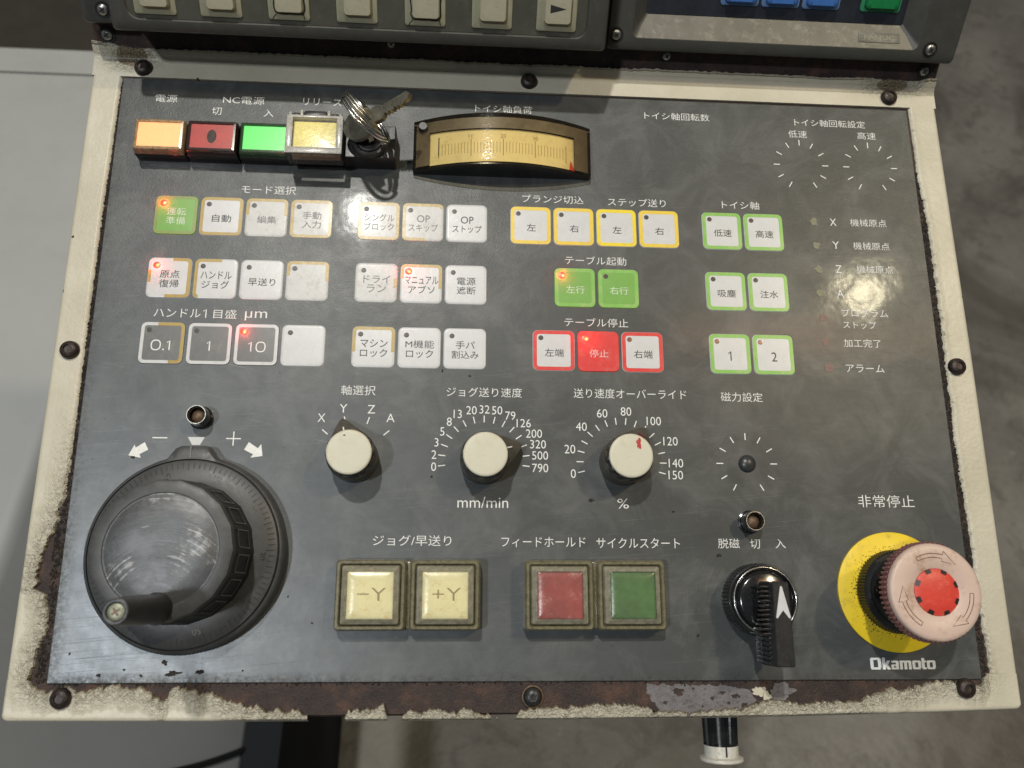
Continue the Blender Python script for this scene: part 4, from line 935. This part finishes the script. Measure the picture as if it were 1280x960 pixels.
# keys hanging from the lock: a thing of their own
kt = thing('key_bunch', 'bunch of small steel keys on a split ring hanging from the black key lock', 'keys', (107, 214.6, 0))
def plate_key(blade_len, bow_r, th=1.9):
    # outline of a key in its own plane: bow at origin, blade along +x
    out = []; 
    for i in range(25):
        a = rad(28 + (360 - 56) * i / 24); out.append((bow_r * math.cos(a), bow_r * 0.86 * math.sin(a)))
    x0 = out[-1][0]; xs = bow_r * 1.05
    low = [(xs, -3.3), (xs + 2.5, -3.3), (xs + 3.0, -2.7)]
    n = 7; step = (blade_len - 6) / n; p = []
    for i in range(n): p += [(xs + 3.5 + i * step, -2.6), (xs + 3.5 + (i + .5) * step, -1.5 - 0.5 * ((i * 37) % 3) / 2)]
    top = [(xs + blade_len - 1.5, -1.2), (xs + blade_len, 0.2), (xs + blade_len - 1.2, 1.9), (xs + 3, 1.9), (xs + 2.6, 3.3), (xs, 3.3)]
    return loft([[(x, y, -th/2) for x, y in out + low + p + top], [(x, y, th/2) for x, y in out + low + p + top]], True, True)
def place(vf, origin, xdir, ndir):
    x = Vector(xdir).normalized(); z = Vector(ndir); z = (z - x * z.dot(x)).normalized(); y = z.cross(x)
    m = Matrix((x, y, z)).transposed(); o = Vector(origin)
    return [tuple(m @ Vector(v) + o) for v in vf[0]], vf[1]
# inserted key: blade goes down into the keyway, bow stands up
obj('key', mesh('key', *place(plate_key(14, 8.4, 2.2), (-2.2, 3.0, 24.0), (0.16, -0.22, -1.0), (0.70, 0.62, 0.35)), 'steel', 25), kt, label='steel key standing in the lock')
obj('key', mesh('key', *place(plate_key(17, 7.6, 2.4), (-2.9, 2.6, 18.6), (0.84, 0.30, 0.45), (-0.40, -0.12, 0.90)), 'old_key', 25), kt, label='loose steel key with its blade pointing up right')
def ring_path(c, r, nrm, a, turns=1, n=60, pitch=0.0):
    nn = Vector(nrm).normalized(); a = Vector(a); a = (a - nn * a.dot(nn)).normalized(); b = nn.cross(a); P_ = []
    for i in range(int(n * turns)):
        t = 2 * PI * i / n; P_.append(Vector(c) + a * (r * math.cos(t)) + b * (r * math.sin(t)) + nn * (pitch * i / n))
    return P_
obj('split_ring', mesh('split_ring', *tube(ring_path((-0.9, 2.0, 22.5), 12.0, (0.70, 0.52, 0.50), (0.62, -0.78, -0.08), 2.0, 60, 1.3), 0.60, 8), 'chrome', 50), kt)
obj('split_ring', mesh('split_ring', *tube(ring_path((-2.0, 3.2, 24), 10.4, (0.74, 0.60, 0.30), (0.62, -0.78, 0.02), 1.9, 60, 1.2), 0.55, 8), 'steel', 50), kt)

# ------------------------------------------------------------------ edgewise load meter
mt = bpy.data.objects.new('load_meter', None); COL.objects.link(mt); mt.parent = P0; mt.location = (163.1 * S, 217.0 * S, 0)
mt['label'] = 'curved edgewise meter with yellow scale under a smoky brown cover'
HWm, DY = 38.2, 11.3
def arcz(x, top, end, hw=HWm):
    return end + (top - end) * (1 - (x / hw) ** 2)
def arc_body(hw, dy0, dy1, top, end, n=40, zb=0.0, base=None):
    V = []; F = []; xs = [-hw + 2 * hw * i / n for i in range(n + 1)]
    for x in xs:
        z = arcz(x, top, end, hw)
        if base: zb = arcz(x, base[0], base[1], hw)
        V += [(x, dy0, zb), (x, dy0, z - .5), (x, dy0 + .5, z), (x, dy1 - .5, z), (x, dy1, z - .5), (x, dy1, zb)]
    for i in range(n):
        for j in range(5): a = 6 * i + j; F.append((a, a + 6, a + 7, a + 1))
    F.append(tuple(range(0, 6))); e = 6 * n; F.append(tuple(reversed(range(e, e + 6))))
    return V, F
V, F = arc_body(HWm, -DY, DY, 10.7, 1.6); obj('meter_case', mesh('meter_case', V, F, 'glossy_black', 30), mt)
def arc_patch(x0, x1, y0, y1, off, n=30, top=11.0, end=2.2):
    V = []; F = []
    for i in range(n + 1):
        x = x0 + (x1 - x0) * i / n; z = arcz(x, top, end, HWm - .8) + off; V += [(x, y0, z), (x, y1, z)]
    for i in range(n): F.append((2*i, 2*i + 2, 2*i + 3, 2*i + 1))
    return V, F
obj('scale_plate', mesh('scale_plate', *arc_patch(-31.2, 30.8, -10.0, 5.0, 0.25), 'meter_scale', 60), mt, label='yellow meter scale with fine faded marks')
md = []
for i in range(41):
    x = -27.2 + 54.4 * i / 40; big = i % 10 == 0; mid = i % 5 == 0
    md.append(arc_patch(x - (.16 if big else .1), x + (.16 if big else .1), -5.9 if not big else -7.2, (-0.8 if not big else .7), 0.32, 1))
obj('scale_marks', mesh('scale_marks', *join(*md), 'meter_mark', 0), mt)
for i, x in enumerate((-13.6, 0, 13.6)):
    obj('scale_number', text_mesh(('10', '20', '30')[i], 2.2, 1.7, 'meter_mark', -0.01, name='scale_number'), mt, (x, 1.9, arcz(x, 11, 2.2, HWm - .8) + .4))
obj('needle', mesh('needle', *arc_patch(-27.5, -27.1, -6, 2.6, 0.42, 1), 'black_print', 0), mt)
V = [(29.2, -5.6, 6.0), (31.2, -10.4, 5.3), (28.6, -10.0, 6.2)]; V = [(x, y, arcz(x, 11, 2.2, HWm - .8) + .45) for x, y, z in V]
obj('red_zone', mesh('red_zone', V, [(0, 2, 1)], 'meter_red', 0), mt)
V, F = arc_body(HWm - .05, -DY + .05, DY - .05, 14.6, 4.6, base=(10.6, 1.5)); obj('smoked_cover', mesh('smoked_cover', [(x, y, z) for x, y, z in V], F, 'smoked_cover', 30), mt, label='smoky brown transparent cover')
# dark frame between cover and scale
fm = join(arc_patch(-37, -31.2, -10.2, 10.2, 1.4), arc_patch(30.8, 37, -10.2, 10.2, 1.4), arc_patch(-31.2, 30.8, 5.0, 10.2, 1.4))
simple('meter_frame', (0.15, 0.125, 0.09), 0.4, 0, 0.3, 0.2)
obj('scale_mask', mesh('scale_mask', *fm, 'meter_frame', 60), mt)
V, F = lathe([(2.0, 4), (2.0, 7.0), (1.7, 7.4), (0.2, 7.4)], 24); obj('meter_screw', mesh('meter_screw', V, F, 'black_plastic', 40), mt, (-34.2, 7.6, 0.2))

# ------------------------------------------------------------------ cam selector with long lever
se = bpy.data.objects.new('selector_switch', None); COL.objects.link(se); se.parent = P0; se.location = (262.4 * S, 29.0 * S, 0); se['label'] = 'black selector switch with chrome ring and long lever pointing down'
V, F = lathe([(13.3, 0), (13.3, 6.2), (12.6, 7.0)], 180, False, True, lambda i, a, j: (1.02 if i % 3 == 0 else 0.985) if j < 2 else 1); obj('knurled_ring', mesh('knurled_ring', V, F, 'black_plastic', 20), se)
V, F = lathe([(12.9, 6.6), (12.95, 9.0), (12.5, 10.3), (11.9, 10.7), (11.2, 10.4), (10.9, 9.6)], 72, False, False); obj('chrome_ring', mesh('chrome_ring', V, F, 'dark_chrome' if 'dark_chrome' in MATS else 'glossy_black', 50), se)
V, F = lathe([(12.35, 10.42), (12.15, 10.72), (11.9, 10.78), (11.75, 10.70)], 72, False, False); obj('bright_rim', mesh('bright_rim', V, F, 'chrome', 60), se)
V, F = lathe([(11.0, 9.4), (10.6, 10.6), (9.4, 11.2), (0.5, 11.4)], 60); obj('hub', mesh('hub', V, F, 'glossy_black', 50), se)
def lever():
    st = [(6.6, 30.0, .6, 11.0), (6.3, 29.4, .6, 22.8), (6.0, 29.0, .6, 23.6), (5.4, 28.4, .5, 23.9)]
    V, F = rrl([(a, b, r, z, 0.9, -8.2) for a, b, r, z in st], 4, True)
    # blade widens a little towards the free end and sits lower there
    return [(x + (0.0 if y > -8 else (x - .9) * 0.12), y, z if y > -14 else z) for x, y, z in V], F
obj('lever', mesh('lever', *lever(), 'black_plastic', 30), se)
rb = []
for i in range(17):
    y = 4.8 - i * 1.65; rb.append(bbox(-5.6 if y > -13 else -3.6, -2.2, y - .5, y + .4, 11.0 if y > -11 else 7.0, 20.5, .25, .2))
rb.append(bbox(-3.4, 4.6, -22.8, -8, 6.5, 12, .4, .4))
obj('lever_ribs', mesh('lever_ribs', *join(*rb), 'glossy_black', 25), se)
obj('white_arrow', mesh('white_arrow', *polyflat([(0.75, 5.0), (1.4, 5.0), (3.9, -5.9), (3.3, -6.2), (1.25, -3.4), (-1.0, -6.2), (-1.5, -5.9)], 23.93), 'white_edge', 0), se, (-0.1, 0, 0))

# ------------------------------------------------------------------ emergency stop
es = bpy.data.objects.new('emergency_stop_button', None); COL.objects.link(es); es.parent = P0; es.location = (318.3 * S, 32.0 * S, 0); es['label'] = 'faded pink and red mushroom emergency stop button on a yellow disc'
V, F = lathe([(22.9, 0.02), (22.9, 0.9), (22.6, 1.1), (10, 1.1)], 96, False, False); obj('yellow_disc', mesh('yellow_disc', V, F, 'emergency_yellow', 40), es)
sp = []
for i in range(420):
    a = rnd.uniform(0, 2 * PI); r = 15.3 + abs(rnd.gauss(0, 1.5))
    if r > 22: continue
    s_ = rnd.uniform(.1, .28); x, y = r * math.cos(a), r * math.sin(a)
    sp.append(([(x - s_, y - s_, 1.13), (x + s_, y - s_ * .6, 1.13), (x + s_ * .3, y + s_, 1.13)], [(0, 1, 2)]))
so = obj('soot_specks', mesh('soot_specks', *join(*sp), 'soot', 0), es); so['kind'] = 'stuff'
V, F = lathe([(15.6, 1.1), (15.6, 6.8), (14.9, 7.6)], 240, False, True, lambda i, a, j: (1.02 if i % 3 == 0 else 0.985) if j < 2 else 1); obj('knurled_collar', mesh('knurled_collar', V, F, 'black_plastic', 20), es)
V, F = lathe([(13.4, 7.4), (13.2, 9.4), (12.4, 10.6), (11.6, 12.0), (11.4, 21)], 60, False, False); obj('neck', mesh('neck', V, F, 'glossy_black', 50), es)
V, F = lathe([(11.0, 21), (15.6, 21.4), (17.3, 22.4)], 72, False, False); obj('head_underside', mesh('head_underside', V, F, 'glossy_black', 40), es)
V, F = lathe([(17.25, 22.3), (17.45, 23.0), (17.45, 27.0), (17.2, 27.6)], 240, False, False, lambda i, a, j: (1.028 if i % 4 < 2 else 0.975)); obj('knurled_rim', mesh('knurled_rim', V, F, 'dusky_pink', 15), es)
V, F = lathe([(17.3, 27.3), (17.15, 28.5), (16.6, 29.2), (15.4, 29.45), (8.6, 29.5), (8.3, 29.2)], 96, False, False); obj('mushroom_head', mesh('mushroom_head', V, F, 'faded_pink', 50), es, label='faded pink mushroom head')
V, F = lathe([(8.35, 28.8), (8.2, 29.5), (6.9, 30.0), (4, 30.3), (0.5, 30.4)], 60); obj('red_dome', mesh('red_dome', V, F, 'dome_red', 50), es, label='red domed centre')
nt_ = []
for i in range(8):
    a = 2 * PI * i / 8 + rad(20); v = []
    for r in (6.9, 8.35):
        for da in (-0.14, 0.14): v.append((r * math.cos(a + da), r * math.sin(a + da), 30.12 if r < 7 else 29.62))
    nt_.append((v, [(0, 1, 3, 2)]))
obj('dark_notches', mesh('dark_notches', *join(*nt_), 'black_plastic', 0), es)
for i in range(3):
    a0 = 118 - 120 * i; pts = []
    for t in range(13): a = rad(a0 - 44 * t / 12); pts.append((13.6 * math.cos(a), 13.6 * math.sin(a)))
    ah = rad(a0 - 44); pts.append((15.0 * math.cos(ah), 15.0 * math.sin(ah))); at_ = rad(a0 - 68); pts.append((12.6 * math.cos(at_), 12.6 * math.sin(at_)))
    pts.append((11.2 * math.cos(ah), 11.2 * math.sin(ah)))
    for t in range(13): a = rad(a0 - 44 + 44 * t / 12); pts.append((12.2 * math.cos(a), 12.2 * math.sin(a)))
    obj('turn_arrow', mesh('turn_arrow', *ribbon(pts, 0.26, 29.52, True), 'arrow_ink', 0), es)

# ------------------------------------------------------------------ frame screws
def cap_screw(x, y, m='rusty_screw', washer=False, rs=3.7):
    k = obj('frame_screw', mesh('frame_screw', *lathe([(rs, 0), (rs, .9), (rs * .93, 1.8), (rs * .75, 2.5), (rs * .45, 2.8), (rs * .42, 2.2), (rs * .1, 2.1)], 36), m, 50), P0, (x, y, 0.0 if y > 0 or abs(x - 175) > 20 else -.9), 0, 'dark rusty button head screw in the frame')
    if washer:
        obj('washer', mesh('washer', *lathe([(4.2, 0), (4.2, .6), (3.9, .9), (3.6, .9)], 36, False, False), 'dull_bronze', 50), k)
        obj('hex_socket', mesh('hex_socket', *lathe([(1.7, 2.6), (1.7, 2.95), (1.2, 2.95), (1.1, 2.6)], 6, False, False), 'chrome', 20), k)
    return k
for a in [(7.2, 251.9), (175.0, 253.0), (341.3, 252.3), (-7.3, 124.2), (356.3, 124.2), (6.2, -5.1), (342.3, -4.0)]: cap_screw(*a)
cap_screw(175.4, -5.9, 'dark_screw', True, 3.5)

# ------------------------------------------------------------------ volume knob under the lower edge
vk = bpy.data.objects.new('underside_knob', None); COL.objects.link(vk); vk.parent = P0; vk['label'] = 'black fluted knob with white flanged end sticking out below the console'
vk.matrix_local = Matrix.Translation((251.6 * S, -13.0 * S, -20 * S)) @ Matrix.Rotation(rad(90), 4, 'X')
V, F = lathe([(6.9, -1), (6.5, 12.6), (6.7, 13.2), (6.7, 13.6)], 72, False, False, lambda i, a, j: (1.03 if i % 9 < 6 else 0.96) if j < 2 else 1); obj('fluted_body', mesh('fluted_body', V, F, 'glossy_black', 25), vk)
simple('white_plastic', (0.60, 0.59, 0.53), 0.4, 0, 0.1, 0.3, dirt=(0.25, 0.22, 0.17), dirt_amt=0.6)
V, F = lathe([(6.75, 13.6), (6.75, 17.6), (8.4, 18.2), (8.5, 19.1), (8.2, 19.5), (2, 19.6)], 48); obj('white_end', mesh('white_end', V, F, 'white_plastic', 35), vk)
obj('index_line', mesh('index_line', *boxm(-.35, .35, 6.6, 6.86, 13.6, 17.2), 'black_print', 0), vk, (0, 0, 0), rad(0))

# ------------------------------------------------------------------ units bolted to the upper plate
UM = Matrix.Translation((0, YF * S, 0)) @ Matrix.Rotation(rad(45), 4, 'X')          # local x along, y up the plate, z off it
def unit(name, label, cat):
    o = thing(name, label, cat); o.matrix_local = UM; return o
def holed(u0, u1, v0, v1, w0, w1, hu0, hu1, hv0, hv1, hr, wf, fu, seg=5, bev=1.6):
    """block with a rounded recess: outer wall, top, slope down to a floor"""
    cx, cy = (u0 + u1) / 2, (v0 + v1) / 2
    rings = []
    for W_, H_, r, z, dx, dy in [(u1 - u0, v1 - v0, 2, w0, cx, cy), (u1 - u0, v1 - v0, 2, w1 - bev, cx, cy), (u1 - u0 - bev * .6, v1 - v0 - bev * .6, 2, w1 - bev * .3, cx, cy), (u1 - u0 - 2 * bev, v1 - v0 - 2 * bev, 2, w1, cx, cy),
                                 (hu1 - hu0, hv1 - hv0, hr, w1, (hu0 + hu1) / 2, (hv0 + hv1) / 2), (hu1 - hu0 - 2 * fu[0], hv1 - hv0 - 2 * fu[1], fu[2], wf, (hu0 + hu1) / 2, (hv0 + hv1) / 2)]:
        rings.append([(x + dx, y + dy, z) for x, y in rrect(W_, H_, r, seg)])
    return loft(rings, False, False)
du = unit('display_unit', 'grey display unit with a row of worn beige soft keys along its lower edge', 'display unit')
V, F = holed(4.6, 204.8, 14.6, 150, 0, 24, 11.6, 196.4, 19.2, 140, 5, 23.3, (.5, .5, 4.6), 6, 2.6)
obj('casing', mesh('casing', V, F, 'casing_grey', 30), du)
obj('key_plate', mesh('key_plate', *rrl([(183.8, 119.8, 4.6, 23.25, 104, 79.6), (183.4, 119.4, 4.4, 23.4, 104, 79.6)], 5), 'casing_panel', 30), du)
obj('side_flange', mesh('side_flange', *bbox(-12.6, 4.8, 14.9, 150, 0, 8, 1.6, 2), 'casing_grey', 30), du)
sk_s = mesh('key_skirt', *rrl([(16.4, 16.4, 1, 23.4), (16.2, 16.2, 1, 23.9), (15.8, 15.8, 1, 24.0)], 4), 'key_beige_skirt', 30)
sk_c = mesh('key_cap', *rrl([(11.2, 12.4, 1.4, 23.9), (10.8, 12.0, 1.4, 25.4), (10.2, 11.4, 1.2, 25.9), (8, 9, 1, 25.95)], 5), 'key_beige', 40)
for i, x in enumerate((23.3, 49.0, 75.7, 102.7, 130.0, 157.0, 183.3)):
    k = bpy.data.objects.new('soft_key', None); COL.objects.link(k); k.parent = du; k.location = (x * S, (29.6 + 0.05 * i) * S, 0)
    k['label'] = 'beige soft key with black arrow, right end of the row' if i == 6 else ('beige soft key with cracked black outline' if i in (2, 4) else 'plain beige soft key')
    obj('key_skirt', sk_s, k); obj('key_cap', sk_c, k, (0.3, 0.7, 0))
    if i in (2, 4):
        rr = rrect(12.0, 13.0, 1.6, 5, 6); pts = [(x_ + rnd.uniform(-.2, .2) + .3, y_ + rnd.uniform(-.2, .2) + .7) for x_, y_ in rr]
        obj('crack_line', mesh('crack_line', *join(ribbon(pts, 0.5, 24.12, True), ribbon([(-5, -6), (-6.2, -7.2), (-6.6, -8)], .3, 24.12), ribbon([(5.6, -5.6), (6.2, -8)], .3, 24.12)), 'rusty_screw', 0), k)
    if i == 6: obj('arrow_mark', mesh('arrow_mark', *polyflat([(-2.9, 2.0), (-2.9, -1.2), (3.6, 0.5)], 26.0), 'black_print', 0), k)
mu = unit('keypad_unit', 'dark grey keypad unit with blue and green keys behind a pale sloping bezel', 'keypad')
V, F = holed(207.6, 364.4, 13.4, 150, 0, 8, 218.0, 346.0, 18.6, 140, 3, 1.0, (6.6, 9.2, 1.0), 5, 2.0)
obj('casing', mesh('casing', V, F, 'casing_grey', 25), mu)
# lower bezel slope: brightness from facing the light is put into its colour
simple('bezel_lit', (0.125, 0.12, 0.10), 0.40, 0, 0.2, 0.1, 0.10, 1.6, dirt=(0.27, 0.26, 0.22), dirt_amt=0.7)
simple('badge_letters', (0.17, 0.165, 0.14), 0.4)
def sl(u, t, off=0.12):     # point on lower slope, t 0 at lip, 1 at the floor
    return (u, 18.6 + 9.2 * t, 8 - 7.0 * t + off)
obj('lower_bezel', mesh('lower_bezel', [sl(219.6, 0.02), sl(344.4, 0.02), sl(338.6, 0.98), sl(225.4, 0.98)], [(0, 1, 2, 3)], 'bezel_lit', 0), mu, label='lower slope of the bezel, coloured pale as if lit')
obj('keypad_floor', mesh('keypad_floor', *rrl([(115.2, 103.4, 1, 1.0, 282, 79.3), (114.8, 103, 1, 1.25, 282, 79.3)], 3), 'keypad_dark', 30), mu)
slope_m = Matrix.Translation((328.6 * S, (18.6 + 9.2 * .45) * S, (8 - 7 * .45 + .3) * S)) @ Matrix.Rotation(math.atan2(-7.0, 9.2), 4, 'X')
bd = obj('name_badge', mesh('name_badge', *bbox(-9.4, 9.4, -2.3, 2.3, -0.1, 0.12, .1, .2), 'bezel_lit', 30), mu, mat4=slope_m)
b2 = obj('legend', text_mesh('FANUC', 13.8, 2.3, 'badge_letters', 0.01), bd, (0, 0, 0.18))
def pad_key(u, wd, m, ms, lab):
    k = bpy.data.objects.new('pad_key', None); COL.objects.link(k); k.parent = mu; k.location = (u * S, 41.0 * S, 1.2 * S); k['label'] = lab
    obj('key_skirt', mesh('key_skirt', *rrl([(wd, 17.0, 1.4, 0), (wd - .3, 16.7, 1.3, .5), (wd - 1, 16, 1.2, .6)], 4), ms, 30), k)
    obj('key_cap', mesh('key_cap', *rrl([(wd - 3.0, 14.6, 1.6, .5), (wd - 3.4, 14.2, 1.6, 2.4), (wd - 4.4, 13.2, 1.5, 2.9), (wd - 7, 10, 1, 2.95)], 5), m, 40), k)
for u in (264.6, 282.6, 300.6): pad_key(u, 16.8, 'key_blue', 'key_blue_skirt', 'blue keypad key')
pad_key(246.6, 16.8, 'key_blue', 'key_blue_skirt', 'blue keypad key') if 0 else None
pad_key(327.3, 18.0, 'key_green', 'key_green_skirt', 'green keypad key')
# cross head screws of the units and the plate
def cross_screw(parent, u, v, wv, rs=2.3, hole=True, m='screw_zinc'):
    k = obj('cross_screw', mesh('cross_screw', *phillips(rs, 1.3), m, 50), parent, mat4=(UM if parent is P0 else Matrix()) @ Matrix.Translation((u * S, v * S, wv * S)))
    obj('slot', mesh('slot', *phillips_slot(rs, 1.3, 1.45), 'seal_black', 0), k)
    if hole: obj('hole_ring', mesh('hole_ring', *lathe([(rs + 1.0, -.1), (rs + 1.0, .25), (rs * .9, .1)], 28, False, False), 'seal_black', 50), k)
cross_screw(P0, -7.2, 9.4, -0.9, 2.4); cross_screw(P0, 113.9, 10.6, -0.9, 1.8, False); cross_screw(P0, 236.4, 10.6, -0.9, 1.9, False); cross_screw(P0, 356.5, 8.9, -0.9, 2.1)
cross_screw(du, -3.4, 20.3, 8.0, 2.2); cross_screw(mu, 209.6, 19.8, 8.0, 2.2) if 0 else None
cross_screw(mu, 211.2, 19.6, 8.0, 2.1); cross_screw(mu, 351.6, 19.2, 8.0, 2.2)

# ------------------------------------------------------------------ stand the console things up in the world
for o in TOPS: o.matrix_world = M @ o.matrix_local
